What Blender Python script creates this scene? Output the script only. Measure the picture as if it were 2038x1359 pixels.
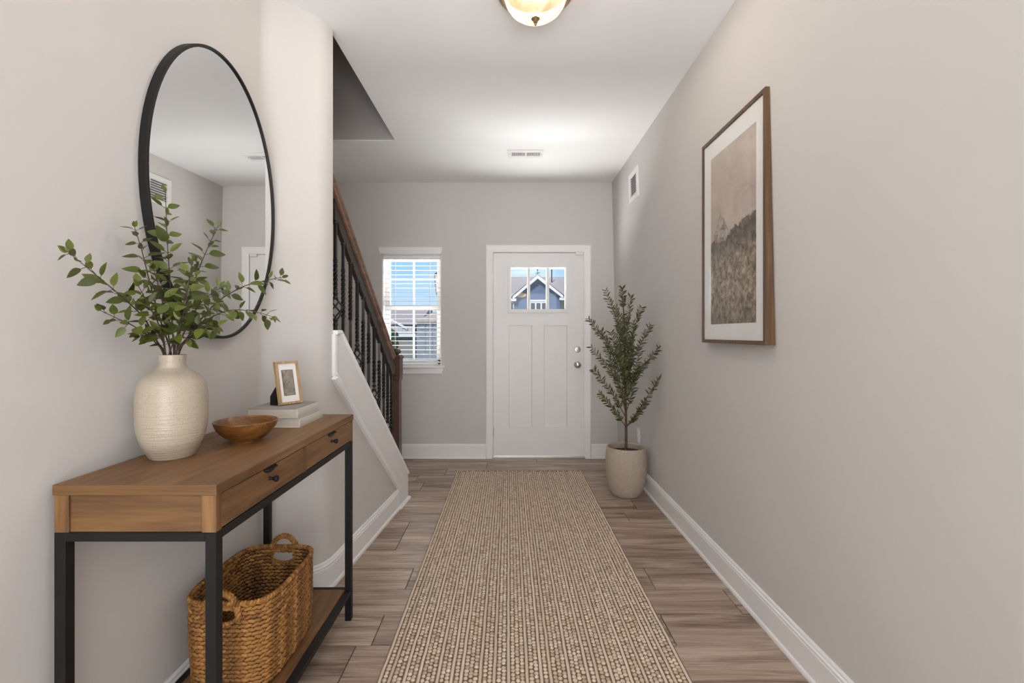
import bpy, bmesh, math, random
import numpy as np
from mathutils import Vector, Matrix

random.seed(7)
rng = np.random.default_rng(7)
S = bpy.context.scene
COL = S.collection
for o in list(bpy.data.objects):
    bpy.data.objects.remove(o)

# ------------------------------------------------------------------ camera, world, lights, exposure
FL = 940.0
CXP, CYP, HC = 1013.0, 664.0, 1.243
cam_d = bpy.data.cameras.new('camera')
cam = bpy.data.objects.new('camera', cam_d)
COL.objects.link(cam)
cam.location = (0, 0, HC)
cam.rotation_euler = (math.radians(90), 0, 0)
cam_d.sensor_fit = 'HORIZONTAL'
cam_d.sensor_width = 36.0
cam_d.lens = 36.0 * FL / 2038.0
cam_d.shift_x = (1019 - CXP) / 2038.0
cam_d.shift_y = (CYP - 679.5) / 2038.0
cam_d.clip_start = 0.02
cam_d.clip_end = 400
S.camera = cam

S.view_settings.view_transform = 'Standard'
S.view_settings.look = 'None'
S.view_settings.exposure = 0.12
S.view_settings.gamma = 1.0
S.view_settings.use_curve_mapping = False
try:
    S.cycles.use_denoising = True
    S.cycles.max_bounces = 10
    S.cycles.diffuse_bounces = 6
    S.cycles.sample_clamp_indirect = 4.0
except Exception:
    pass

W = bpy.data.worlds.new('sky')
S.world = W
W.use_nodes = True
wn, wl = W.node_tree.nodes, W.node_tree.links
wn.clear()
wo = wn.new('ShaderNodeOutputWorld')
wb = wn.new('ShaderNodeBackground')
wtc = wn.new('ShaderNodeTexCoord')
wsep = wn.new('ShaderNodeSeparateXYZ')
wr = wn.new('ShaderNodeValToRGB')
wns = wn.new('ShaderNodeTexNoise')
wns.inputs['Scale'].default_value = 3.0
wns.inputs['Detail'].default_value = 6
wmp = wn.new('ShaderNodeMapping')
wmp.inputs['Scale'].default_value = (1, 1, 4)
wcr = wn.new('ShaderNodeValToRGB')
wmx = wn.new('ShaderNodeMix'); wmx.data_type = 'RGBA'
wl.new(wtc.outputs['Generated'], wsep.inputs[0])
wl.new(wsep.outputs['Z'], wr.inputs['Fac'])
wr.color_ramp.elements[0].position = 0.0
wr.color_ramp.elements[0].color = (0.66, 0.83, 1.0, 1)
wr.color_ramp.elements[1].position = 0.6
wr.color_ramp.elements[1].color = (0.10, 0.26, 0.62, 1)
e = wr.color_ramp.elements.new(0.14); e.color = (0.30, 0.58, 0.95, 1)
wl.new(wtc.outputs['Generated'], wmp.inputs[0])
wl.new(wmp.outputs[0], wns.inputs['Vector'])
wl.new(wns.outputs['Fac'], wcr.inputs['Fac'])
wcr.color_ramp.elements[0].position = 0.52; wcr.color_ramp.elements[0].color = (0, 0, 0, 1)
wcr.color_ramp.elements[1].position = 0.75; wcr.color_ramp.elements[1].color = (0.6, 0.6, 0.6, 1)
wl.new(wcr.outputs['Color'], wmx.inputs['Factor'])
wl.new(wr.outputs['Color'], wmx.inputs['A'])
wmx.inputs['B'].default_value = (1, 1, 1, 1)
wl.new(wmx.outputs['Result'], wb.inputs['Color'])
wb.inputs['Strength'].default_value = 1.05
wl.new(wb.outputs[0], wo.inputs['Surface'])


def light(name, kind, loc, rot, energy, color=(1, 1, 1), sx=1, sy=1, **kw):
    d = bpy.data.lights.new(name, kind)
    d.energy = energy
    d.color = color
    if kind == 'AREA':
        d.shape = 'RECTANGLE'; d.size = sx; d.size_y = sy
    for k, v in kw.items():
        setattr(d, k, v)
    o = bpy.data.objects.new(name, d)
    o.location = loc
    o.rotation_euler = rot
    COL.objects.link(o)
    return o


R = math.radians
light('sun', 'SUN', (0, -5, 20), (R(48), 0, R(-25)), 3.0, (1.0, 0.95, 0.88), angle=R(1))
# added fill lamp behind the camera, lights the hall evenly
light('rear_fill', 'AREA', (0.3, -4.75, 1.35), (R(90), 0, 0), 88, (0.96, 0.98, 1.0), 4.2, 2.2)
# weak downward fill lamp, added out of view
light('overhead_fill', 'AREA', (0.25, -1.6, 2.70), (0, 0, 0), 5, (0.98, 0.98, 1.0), 0.8, 0.8)
# unseen uplight added near the floor to brighten the ceiling
light('uplight_fill', 'AREA', (0.1, -3.0, 0.10), (R(180), 0, 0), 330, (0.96, 0.98, 1.0), 3.0, 2.4)
# unseen lamp added outside, standing in for daylight bounced up through window and door
light('porch_bounce_fill', 'AREA', (-0.2, 6.15, -0.04), (R(180), 0, 0), 3000, (1.0, 0.99, 0.97), 4.6, 2.3)
# bulbs inside the flush ceiling lamp
for bx__, by__ in ((0.075, 2.066), (0.157, 2.066)):
    light('bulb', 'POINT', (bx__, by__, 2.712), (0, 0, 0), 15, (1.0, 0.98, 0.96), shadow_soft_size=0.028)


# ------------------------------------------------------------------ helpers
ORG = {}


def P(u, v, Y):
    """point seen at photo pixel (u, v) at real depth Y"""
    return Vector(((u - CXP) / FL * Y, Y, HC - (v - CYP) / FL * Y))


def tag(o, label, cat, group=None, kind=None):
    o['label'] = label
    if cat: o['category'] = cat
    if group: o['group'] = group
    if kind: o['kind'] = kind
    return o


def thing(name, loc, label=None, cat=None, group=None, kind=None):
    o = bpy.data.objects.new(name, None)
    o.empty_display_size = 0.05
    o.location = loc
    COL.objects.link(o)
    ORG[o.name] = Vector(loc)
    if label: tag(o, label, cat, group)
    if kind: o['kind'] = kind
    return o


def link_mesh(name, me, parent=None, origin=None, M=None):
    o = bpy.data.objects.new(name, me)
    COL.objects.link(o)
    if parent is not None:
        o.parent = parent
        ORG[o.name] = ORG[parent.name]
        if M is not None:
            o.matrix_basis = Matrix.Translation(-ORG[parent.name]) @ M
    else:
        og = Vector(origin) if origin is not None else Vector((0, 0, 0))
        o.location = og
        ORG[o.name] = og
    return o


def obj(name, bm, mat, parent=None, origin=None, smooth=False, kind=None, angle=40, bevel=0):
    """mesh written in world coordinates -> one object"""
    if bevel:
        bmesh.ops.bevel(bm, geom=list(bm.edges), offset=bevel, segments=2, affect='EDGES', profile=0.5,
                        clamp_overlap=True)
    og = ORG[parent.name] if parent is not None else (Vector(origin) if origin is not None else Vector((0, 0, 0)))
    bmesh.ops.translate(bm, verts=bm.verts, vec=-og)
    bmesh.ops.recalc_face_normals(bm, faces=bm.faces)
    me = bpy.data.meshes.new(name)
    if smooth:
        for f in bm.faces: f.smooth = True
        for ed in bm.edges:
            if len(ed.link_faces) == 2 and ed.calc_face_angle(0) > R(angle):
                ed.smooth = False
    bm.to_mesh(me)
    bm.free()
    for m in (mat if isinstance(mat, (list, tuple)) else [mat]):
        me.materials.append(m)
    o = link_mesh(name, me, parent, og)
    if kind: o['kind'] = kind
    return o


def struct(name, bm, mat, **kw):
    o = obj(name, bm, mat, **kw)
    o['kind'] = 'structure'
    return o


def BM(): return bmesh.new()


def box(bm, x0, x1, y0, y1, z0, z1):
    v = [bm.verts.new(p) for p in ((x0, y0, z0), (x1, y0, z0), (x1, y1, z0), (x0, y1, z0),
                                   (x0, y0, z1), (x1, y0, z1), (x1, y1, z1), (x0, y1, z1))]
    for f in ((0, 3, 2, 1), (4, 5, 6, 7), (0, 1, 5, 4), (1, 2, 6, 5), (2, 3, 7, 6), (3, 0, 4, 7)):
        bm.faces.new([v[i] for i in f])
    return v


def bbox(*a, bevel=0.002, seg=1):
    """a bevelled box as a fresh bmesh"""
    bm = BM(); box(bm, *a)
    if bevel:
        bmesh.ops.bevel(bm, geom=list(bm.edges), offset=bevel, segments=seg, affect='EDGES')
    return bm


def prism(bm, pts, vec):
    """closed polygon pts extruded by vec"""
    vec = Vector(vec)
    a = [bm.verts.new(p) for p in pts]
    b = [bm.verts.new(Vector(p) + vec) for p in pts]
    n = len(pts)
    bm.faces.new(a); bm.faces.new(b[::-1])
    for i in range(n):
        j = (i + 1) % n
        bm.faces.new((a[j], a[i], b[i], b[j]))


def loft(bm, rings, closed=True, caps=True):
    vs = [[bm.verts.new(p) for p in r] for r in rings]
    n = len(vs[0])
    for a, b in zip(vs[:-1], vs[1:]):
        for i in range(n if closed else n - 1):
            j = (i + 1) % n
            bm.faces.new((a[i], a[j], b[j], b[i]))
    if caps:
        bm.faces.new(vs[0][::-1]); bm.faces.new(vs[-1])
    return vs


def lathe(bm, prof, c, n=40, capb=True, capt=False):
    """prof: list of (r, z) bottom to top around c"""
    rings = []
    for r, z in prof:
        rings.append([Vector((c[0] + r * math.cos(2 * math.pi * i / n), c[1] + r * math.sin(2 * math.pi * i / n), c[2] + z))
                      for i in range(n)])
    vs = loft(bm, rings, caps=False)
    if capb: bm.faces.new(vs[0][::-1])
    if capt: bm.faces.new(vs[-1])


def axis_lathe(bm, prof, c, ax, n=24, cap=True):
    """prof: (r, h) along axis ax from c"""
    ax = Vector(ax).normalized()
    t = Vector((0, 0, 1)) if abs(ax.z) < .9 else Vector((1, 0, 0))
    e1 = ax.cross(t).normalized(); e2 = ax.cross(e1)
    rings = [[Vector(c) + ax * h + (e1 * math.cos(2 * math.pi * i / n) + e2 * math.sin(2 * math.pi * i / n)) * r
              for i in range(n)] for r, h in prof]
    loft(bm, rings, caps=cap)


def frames(pts):
    out = []
    prev = None
    for i, p in enumerate(pts):
        t = (pts[min(i + 1, len(pts) - 1)] - pts[max(i - 1, 0)]).normalized()
        if prev is None:
            a = Vector((0, 0, 1)) if abs(t.z) < .9 else Vector((1, 0, 0))
            n = t.cross(a).normalized()
        else:
            n = (prev - t * prev.dot(t)).normalized()
        prev = n
        out.append((p, t, n, t.cross(n)))
    return out


def tube(bm, pts, rad, n=8, caps=True, twist=0, ribs=None):
    pts = [Vector(p) for p in pts]
    rr = rad if isinstance(rad, (list, tuple)) else [rad] * len(pts)
    rings = []
    for k, ((p, t, a, b), r) in enumerate(zip(frames(pts), rr)):
        ring = []
        for i in range(n):
            th = 2 * math.pi * i / n + twist * k
            q = r * (1 + (ribs * math.cos(3 * (th + k * 0.5)) if ribs else 0))
            ring.append(p + (a * math.cos(th) + b * math.sin(th)) * q)
        rings.append(ring)
    loft(bm, rings, caps=caps)


def spline(pts, per=6):
    pts = [Vector(p) for p in pts]
    q = [pts[0] * 2 - pts[1]] + pts + [pts[-1] * 2 - pts[-2]]
    out = []
    for i in range(1, len(q) - 2):
        for k in range(per):
            t = k / per
            a, b, c, d = q[i - 1], q[i], q[i + 1], q[i + 2]
            out.append(0.5 * ((2 * b) + (c - a) * t + (2 * a - 5 * b + 4 * c - d) * t * t + (3 * b - a - 3 * c + d) * t ** 3))
    out.append(pts[-1])
    return out


def np_mesh(name, V, F, mat, parent=None, origin=None, kind=None, smooth=True):
    """quads mesh from numpy arrays in world coordinates"""
    og = ORG[parent.name] if parent is not None else Vector(origin or (0, 0, 0))
    V = V - np.array(og)[None, :]
    me = bpy.data.meshes.new(name)
    me.vertices.add(len(V)); me.vertices.foreach_set('co', V.astype(np.float32).ravel())
    nf, k = F.shape
    me.loops.add(nf * k); me.loops.foreach_set('vertex_index', F.astype(np.int32).ravel())
    me.polygons.add(nf)
    me.polygons.foreach_set('loop_start', np.arange(0, nf * k, k, dtype=np.int32))
    if smooth: me.polygons.foreach_set('use_smooth', np.ones(nf, dtype=bool))
    me.update(calc_edges=True)
    me.materials.append(mat)
    o = link_mesh(name, me, parent, og)
    if kind: o['kind'] = kind
    return o


# ------------------------------------------------------------------ materials
def new_mat(name):
    m = bpy.data.materials.new(name)
    m.use_nodes = True
    nt = m.node_tree
    b = nt.nodes.get('Principled BSDF')
    return m, nt, b


def N(nt, t, **kw):
    n = nt.nodes.new(t)
    for k, v in kw.items():
        if k in n.inputs: n.inputs[k].default_value = v
        else: setattr(n, k, v)
    return n


def ramp(nt, fac, stops):
    r = nt.nodes.new('ShaderNodeValToRGB')
    el = r.color_ramp.elements
    el[0].position, el[0].color = stops[0][0], (*stops[0][1], 1)
    el[1].position, el[1].color = stops[-1][0], (*stops[-1][1], 1)
    for p, c in stops[1:-1]:
        x = el.new(p); x.color = (*c, 1)
    nt.links.new(fac, r.inputs['Fac'])
    return r


def sc(c, k): return tuple(min(1, x * k) for x in c)


def srgb(r, g, b):
    f = lambda c: (c / 255 / 12.92) if c / 255 <= 0.04045 else ((c / 255 + 0.055) / 1.055) ** 2.4
    return (f(r), f(g), f(b))


def bump(nt, b, h, strength=0.1, dist=0.002):
    n = N(nt, 'ShaderNodeBump')
    n.inputs['Strength'].default_value = strength
    n.inputs['Distance'].default_value = dist
    nt.links.new(h, n.inputs['Height'])
    nt.links.new(n.outputs[0], b.inputs['Normal'])


def paint(name, c, rough=0.6, var=0.03, scale=6, bmp=0.05, bscale=160, metal=0.0, coat=0.0, spec=0.5):
    m, nt, b = new_mat(name)
    tc = N(nt, 'ShaderNodeTexCoord')
    n = N(nt, 'ShaderNodeTexNoise', Scale=scale, Detail=4.0)
    nt.links.new(tc.outputs['Object'], n.inputs['Vector'])
    r = ramp(nt, n.outputs['Fac'], [(0.3, sc(c, 1 - var)), (0.7, sc(c, 1 + var))])
    nt.links.new(r.outputs[0], b.inputs['Base Color'])
    b.inputs['Roughness'].default_value = rough
    b.inputs['Metallic'].default_value = metal
    b.inputs['Specular IOR Level'].default_value = spec
    if coat: b.inputs['Coat Weight'].default_value = coat
    if bmp:
        n2 = N(nt, 'ShaderNodeTexNoise', Scale=bscale, Detail=3.0)
        nt.links.new(tc.outputs['Object'], n2.inputs['Vector'])
        bump(nt, b, n2.outputs['Fac'], bmp, 0.001)
    return m


def wood(name, dark, mid, light_, axis='y', rough=0.5, rand=0.0, scale=1.0, contrast=1.0, cross=14.0):
    m, nt, b = new_mat(name)
    tc = N(nt, 'ShaderNodeTexCoord')
    oi = N(nt, 'ShaderNodeObjectInfo')
    off = N(nt, 'ShaderNodeVectorMath', operation='SCALE')
    cmb = N(nt, 'ShaderNodeCombineXYZ')
    for i in range(3): nt.links.new(oi.outputs['Random'], cmb.inputs[i])
    nt.links.new(cmb.outputs[0], off.inputs[0]); off.inputs['Scale'].default_value = 37.0 if rand else 0.0
    add = N(nt, 'ShaderNodeVectorMath', operation='ADD')
    nt.links.new(tc.outputs['Object'], add.inputs[0]); nt.links.new(off.outputs[0], add.inputs[1])
    s = {'x': (1.3, cross, cross), 'y': (cross, 1.3, cross), 'z': (cross, cross, 1.3)}[axis]
    mp = N(nt, 'ShaderNodeMapping'); mp.inputs['Scale'].default_value = tuple(v * scale for v in s)
    nt.links.new(add.outputs[0], mp.inputs[0])
    n1 = N(nt, 'ShaderNodeTexNoise', Scale=1.0, Detail=6.0, Roughness=0.62, Distortion=0.9)
    nt.links.new(mp.outputs[0], n1.inputs['Vector'])
    s2 = {'x': (4, 130, 130), 'y': (130, 4, 130), 'z': (130, 130, 4)}[axis]
    mp2 = N(nt, 'ShaderNodeMapping'); mp2.inputs['Scale'].default_value = s2
    nt.links.new(add.outputs[0], mp2.inputs[0])
    n2 = N(nt, 'ShaderNodeTexNoise', Scale=1.0, Detail=4.0, Roughness=0.7)
    nt.links.new(mp2.outputs[0], n2.inputs['Vector'])
    mx = N(nt, 'ShaderNodeMath', operation='MULTIPLY_ADD')
    nt.links.new(n2.outputs['Fac'], mx.inputs[0]); mx.inputs[1].default_value = 0.55
    sub = N(nt, 'ShaderNodeMath', operation='SUBTRACT')
    nt.links.new(n1.outputs['Fac'], sub.inputs[0]); sub.inputs[1].default_value = 0.275
    nt.links.new(sub.outputs[0], mx.inputs[2])
    w = 0.17 / contrast
    r = ramp(nt, mx.outputs[0], [(0.5 - w, dark), (0.5, mid), (0.5 + w, light_)])
    last = r.outputs[0]
    if rand:
        hsv = N(nt, 'ShaderNodeHueSaturation')
        ma = N(nt, 'ShaderNodeMath', operation='MULTIPLY_ADD')
        nt.links.new(oi.outputs['Random'], ma.inputs[0]); ma.inputs[1].default_value = rand
        ma.inputs[2].default_value = 1 - rand / 2
        nt.links.new(ma.outputs[0], hsv.inputs['Value'])
        nt.links.new(last, hsv.inputs['Color']); last = hsv.outputs[0]
    nt.links.new(last, b.inputs['Base Color'])
    b.inputs['Roughness'].default_value = rough
    bump(nt, b, mx.outputs[0], 0.12, 0.002)
    return m


def island(name, stops, rough=0.8, nscale=60, bmp=0.4, mixn=0.35):
    """colour varies from strand to strand"""
    m, nt, b = new_mat(name)
    g = N(nt, 'ShaderNodeNewGeometry')
    tc = N(nt, 'ShaderNodeTexCoord')
    n = N(nt, 'ShaderNodeTexNoise', Scale=nscale, Detail=4.0)
    nt.links.new(tc.outputs['Object'], n.inputs['Vector'])
    mx = N(nt, 'ShaderNodeMix'); mx.data_type = 'FLOAT'
    mx.inputs['Factor'].default_value = mixn
    nt.links.new(g.outputs['Random Per Island'], mx.inputs['A'])
    nt.links.new(n.outputs['Fac'], mx.inputs['B'])
    r = ramp(nt, mx.outputs['Result'], stops)
    nt.links.new(r.outputs[0], b.inputs['Base Color'])
    b.inputs['Roughness'].default_value = rough
    if bmp: bump(nt, b, n.outputs['Fac'], bmp, 0.003)
    return m


WALLC = (0.605, 0.578, 0.556)
M = {}
M['wall'] = paint('wall_paint', WALLC, 0.75, 0.012, 3, 0.03, 220, spec=0.25)
M['ceiling'] = paint('ceiling_paint', (0.90, 0.90, 0.905), 0.85, 0.01, 3, 0.03, 200, spec=0.2)
M['trim'] = paint('white_trim_paint', (0.86, 0.85, 0.84), 0.38, 0.01, 5, 0.0)
M['door'] = paint('white_door_paint', (0.83, 0.82, 0.81), 0.42, 0.01, 5, 0.02, 90)
M['panel'] = paint('white_skirt_paint', (0.80, 0.79, 0.78), 0.5, 0.01, 5, 0.0)
M['plank'] = wood('floor_wood', srgb(98, 80, 67), srgb(152, 132, 116), srgb(184, 166, 150), 'x', 0.40, rand=0.18, scale=1.0, contrast=0.9)
M['sub'] = paint('joint_dark', srgb(48, 40, 36), 0.9)
M['oak_y'] = wood('oak_y', srgb(78, 52, 27), srgb(113, 79, 45), srgb(136, 100, 61), 'y', 0.5, contrast=0.8)
M['oak_x'] = wood('oak_x', srgb(70, 46, 22), srgb(100, 69, 37), srgb(124, 90, 51), 'x', 0.5, contrast=0.8)
M['oak_z'] = wood('oak_z', srgb(76, 50, 25), srgb(110, 76, 42), srgb(134, 98, 58), 'z', 0.5, contrast=0.8)
M['black'] = paint('black_metal', (0.010, 0.009, 0.009), 0.5, 0.1, 20, 0.05, 300, spec=0.25)
M['iron'] = paint('wrought_iron', (0.012, 0.011, 0.011), 0.45, 0.1, 30, 0.1, 200)
M['rail'] = wood('stained_rail', srgb(70, 50, 38), srgb(104, 78, 62), srgb(134, 106, 88), 'y', 0.3, contrast=0.7, cross=30)
M['newel'] = wood('stained_newel', srgb(54, 40, 31), srgb(80, 60, 48), srgb(104, 82, 66), 'z', 0.35, contrast=0.7, cross=30)
M['raildark'] = wood('rail_shade_brown', srgb(34, 25, 20), srgb(50, 37, 30), srgb(64, 48, 38), 'y', 0.5, cross=30)  # dark brown for the painted rail shade; also lamp pan and mat bevel
M['frame_oak'] = wood('frame_oak', srgb(62, 44, 27), srgb(88, 64, 41), srgb(112, 84, 56), 'z', 0.45, cross=60, contrast=0.7)
M['light_oak'] = wood('light_oak', srgb(140, 108, 74), srgb(172, 142, 104), srgb(196, 168, 130), 'z', 0.45, cross=60, contrast=0.7)
M['bowl'] = wood('bowl_wood', srgb(78, 46, 16), srgb(114, 74, 32), srgb(140, 96, 48), 'x', 0.35, cross=26)
M['mat'] = paint('mat_board', (0.78, 0.77, 0.75), 0.8, 0.01)
M['nickel'] = paint('brushed_nickel', (0.52, 0.50, 0.47), 0.28, 0.05, 30, 0, metal=1.0)
M['bronze'] = paint('antique_brass', (0.36, 0.25, 0.14), 0.38, 0.15, 30, 0, metal=0.85)
M['plastic'] = paint('white_plastic', (0.82, 0.81, 0.79), 0.35, 0.01)
M['dark'] = paint('duct_dark', (0.03, 0.028, 0.026), 0.9)
M['duct_grey'] = paint('duct_grey', (0.16, 0.155, 0.15), 0.9)
M['soil'] = paint('potting_soil', (0.035, 0.024, 0.018), 1.0, 0.5, 60, 1.0, 90)
M['bark'] = paint('olive_bark', srgb(88, 70, 52), 0.9, 0.3, 40, 0.6, 120)
M['twig'] = paint('twig_bark', srgb(62, 46, 38), 0.8, 0.2, 40, 0.2)
M['blind'] = paint('white_slat', (0.86, 0.86, 0.85), 0.5, 0.01)

# ceramic vase: ribbed and speckled
m, nt, b = new_mat('speckled_ceramic')
tc = N(nt, 'ShaderNodeTexCoord')
n = N(nt, 'ShaderNodeTexNoise', Scale=420.0, Detail=3.0); nt.links.new(tc.outputs['Object'], n.inputs['Vector'])
r = ramp(nt, n.outputs['Fac'], [(0.28, srgb(138, 123, 101)), (0.40, srgb(170, 158, 140)), (0.75, srgb(182, 170, 152))])
nt.links.new(r.outputs[0], b.inputs['Base Color'])
b.inputs['Roughness'].default_value = 0.32
mp = N(nt, 'ShaderNodeMapping'); mp.inputs['Scale'].default_value = (9, 9, 190)
nt.links.new(tc.outputs['Object'], mp.inputs[0])
n2 = N(nt, 'ShaderNodeTexNoise', Scale=1.0, Detail=3.0); nt.links.new(mp.outputs[0], n2.inputs['Vector'])
bump(nt, b, n2.outputs['Fac'], 0.55, 0.004)
M['vase'] = m

# stone pot
m, nt, b = new_mat('stone_pot')
tc = N(nt, 'ShaderNodeTexCoord')
n = N(nt, 'ShaderNodeTexNoise', Scale=40.0, Detail=7.0, Roughness=0.75); nt.links.new(tc.outputs['Object'], n.inputs['Vector'])
r = ramp(nt, n.outputs['Fac'], [(0.3, srgb(160, 147, 131)), (0.55, srgb(172, 159, 143)), (0.75, srgb(188, 176, 160))])
nt.links.new(r.outputs[0], b.inputs['Base Color'])
b.inputs['Roughness'].default_value = 0.75
bump(nt, b, n.outputs['Fac'], 0.25, 0.004)
M['pot'] = m


def leaf_mat(name, c1, c2, c3, rough=0.45):
    m, nt, b = new_mat(name)
    g = N(nt, 'ShaderNodeNewGeometry'); oi = N(nt, 'ShaderNodeObjectInfo')
    ad = N(nt, 'ShaderNodeMath', operation='ADD')
    nt.links.new(g.outputs['Random Per Island'], ad.inputs[0]); nt.links.new(oi.outputs['Random'], ad.inputs[1])
    fr = N(nt, 'ShaderNodeMath', operation='FRACT'); nt.links.new(ad.outputs[0], fr.inputs[0])
    r = ramp(nt, fr.outputs[0], [(0.0, c1), (0.5, c2), (1.0, c3)])
    nt.links.new(r.outputs[0], b.inputs['Base Color'])
    b.inputs['Roughness'].default_value = rough
    tr = N(nt, 'ShaderNodeBsdfTranslucent'); nt.links.new(r.outputs[0], tr.inputs['Color'])
    ms = N(nt, 'ShaderNodeMixShader'); ms.inputs[0].default_value = 0.22
    out = nt.nodes.get('Material Output')
    nt.links.new(b.outputs[0], ms.inputs[1]); nt.links.new(tr.outputs[0], ms.inputs[2])
    nt.links.new(ms.outputs[0], out.inputs['Surface'])
    return m


M['leaf'] = leaf_mat('green_leaf', srgb(54, 62, 16), srgb(76, 86, 26), srgb(100, 110, 40))
M['olive'] = leaf_mat('olive_leaf', srgb(52, 58, 30), srgb(76, 82, 44), srgb(104, 108, 66))

M['rug_knot'] = island('rug_knots', [(0.1, srgb(168, 148, 126)), (0.4, srgb(192, 174, 154)), (0.9, srgb(212, 196, 176))], 0.95, 14, 0.0, 0.35)
M['rug_cord'] = island('rug_cords', [(0.2, srgb(192, 175, 155)), (0.8, srgb(220, 205, 187))], 0.95, 20, 0.0, 0.5)
M['rug_base'] = paint('rug_backing', srgb(112, 90, 68), 0.95, 0.1, 40)
M['wicker'] = island('seagrass', [(0.0, srgb(84, 52, 18)), (0.5, srgb(140, 94, 40)), (1.0, srgb(186, 136, 70))], 0.6, 90, 0.5, 0.35)
M['wicker_dark'] = paint('seagrass_core', srgb(34, 21, 10), 0.9, 0.3, 60)

# mirror
m, nt, b = new_mat('mirror_silver')
b.inputs['Base Color'].default_value = (0.90, 0.91, 0.90, 1)
b.inputs['Metallic'].default_value = 1.0
b.inputs['Roughness'].default_value = 0.0
M['mirror'] = m


def thin_glass(name, refl=0.08, tint=(1, 1, 1)):
    m = bpy.data.materials.new(name); m.use_nodes = True
    nt = m.node_tree; nt.nodes.clear()
    out = nt.nodes.new('ShaderNodeOutputMaterial')
    t = nt.nodes.new('ShaderNodeBsdfTransparent'); t.inputs[0].default_value = (*tint, 1)
    g = nt.nodes.new('ShaderNodeBsdfGlossy'); g.inputs['Roughness'].default_value = 0.02
    f = nt.nodes.new('ShaderNodeFresnel'); f.inputs['IOR'].default_value = 1.45
    mul = N(nt, 'ShaderNodeMath', operation='MULTIPLY'); nt.links.new(f.outputs[0], mul.inputs[0])
    mul.inputs[1].default_value = refl / 0.04
    mx = nt.nodes.new('ShaderNodeMixShader')
    nt.links.new(mul.outputs[0], mx.inputs[0]); nt.links.new(t.outputs[0], mx.inputs[1]); nt.links.new(g.outputs[0], mx.inputs[2])
    nt.links.new(mx.outputs[0], out.inputs['Surface'])
    return m


M['glass'] = thin_glass('window_glass', 0.02)
M['picglass'] = thin_glass('picture_glass', 0.004)

# lamp bowl: alabaster glass lit from inside
m, nt, b = new_mat('alabaster_glass')
tc = N(nt, 'ShaderNodeTexCoord')
n = N(nt, 'ShaderNodeTexNoise', Scale=7.0, Detail=3.0, Distortion=1.2); nt.links.new(tc.outputs['Object'], n.inputs['Vector'])
r = ramp(nt, n.outputs['Fac'], [(0.35, (1.0, 0.56, 0.24)), (0.55, (1.0, 0.74, 0.44)), (0.7, (1.0, 0.86, 0.66))])
b.inputs['Base Color'].default_value = (.10, .075, .05, 1)
nt.links.new(r.outputs[0], b.inputs['Emission Color'])
lw = N(nt, 'ShaderNodeLayerWeight', Blend=0.35)
mr = N(nt, 'ShaderNodeMapRange'); nt.links.new(n.outputs['Fac'], mr.inputs['Value'])
mr.inputs['From Min'].default_value = 0.3; mr.inputs['From Max'].default_value = 0.7
mr.inputs['To Min'].default_value = 1.0; mr.inputs['To Max'].default_value = 1.9
nt.links.new(mr.outputs[0], b.inputs['Emission Strength'])
b.inputs['Roughness'].default_value = 0.25
tp = N(nt, 'ShaderNodeBsdfTransparent'); tp.inputs[0].default_value = (1.0, .93, .82, 1)
tl = N(nt, 'ShaderNodeBsdfTranslucent'); tl.inputs[0].default_value = (1.0, .86, .66, 1)
m1_ = N(nt, 'ShaderNodeMixShader'); m1_.inputs[0].default_value = 0.0
m2_ = N(nt, 'ShaderNodeMixShader'); m2_.inputs[0].default_value = 0.55
nt.links.new(b.outputs[0], m1_.inputs[1]); nt.links.new(tl.outputs[0], m1_.inputs[2])
nt.links.new(m1_.outputs[0], m2_.inputs[1]); nt.links.new(tp.outputs[0], m2_.inputs[2])
nt.links.new(m2_.outputs[0], nt.nodes.get('Material Output').inputs['Surface'])
M['bowl_glass'] = m

# ------------------------------------------------------------------ room shell
ZC = 2.751
YB = 4.71
XL = -1.085
XR0, XR1 = 1.090, 1.026            # right wall, foot and head


def xr(z): return XR0 + (XR1 - XR0) * z / ZC


TH = math.atan(0.084)


def face_x(Y): return -0.878 + 0.084 * (Y - 2.3)


def SP(u, v, off=0.0):
    """point on the vertical plane of the stair wall (off = distance behind its face) seen at photo pixel u, v"""
    k = (u - CXP) / FL
    Y = (-0.878 - off - 0.084 * 2.3) / (k - 0.084)
    return Vector((k * Y, Y, HC - (v - CYP) / FL * Y))


ND = Vector((-math.cos(TH), math.sin(TH), 0))     # pointing away from the hall, behind the stair wall face
TD = Vector((math.sin(TH), math.cos(TH), 0))      # along the stair wall towards the front door

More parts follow.
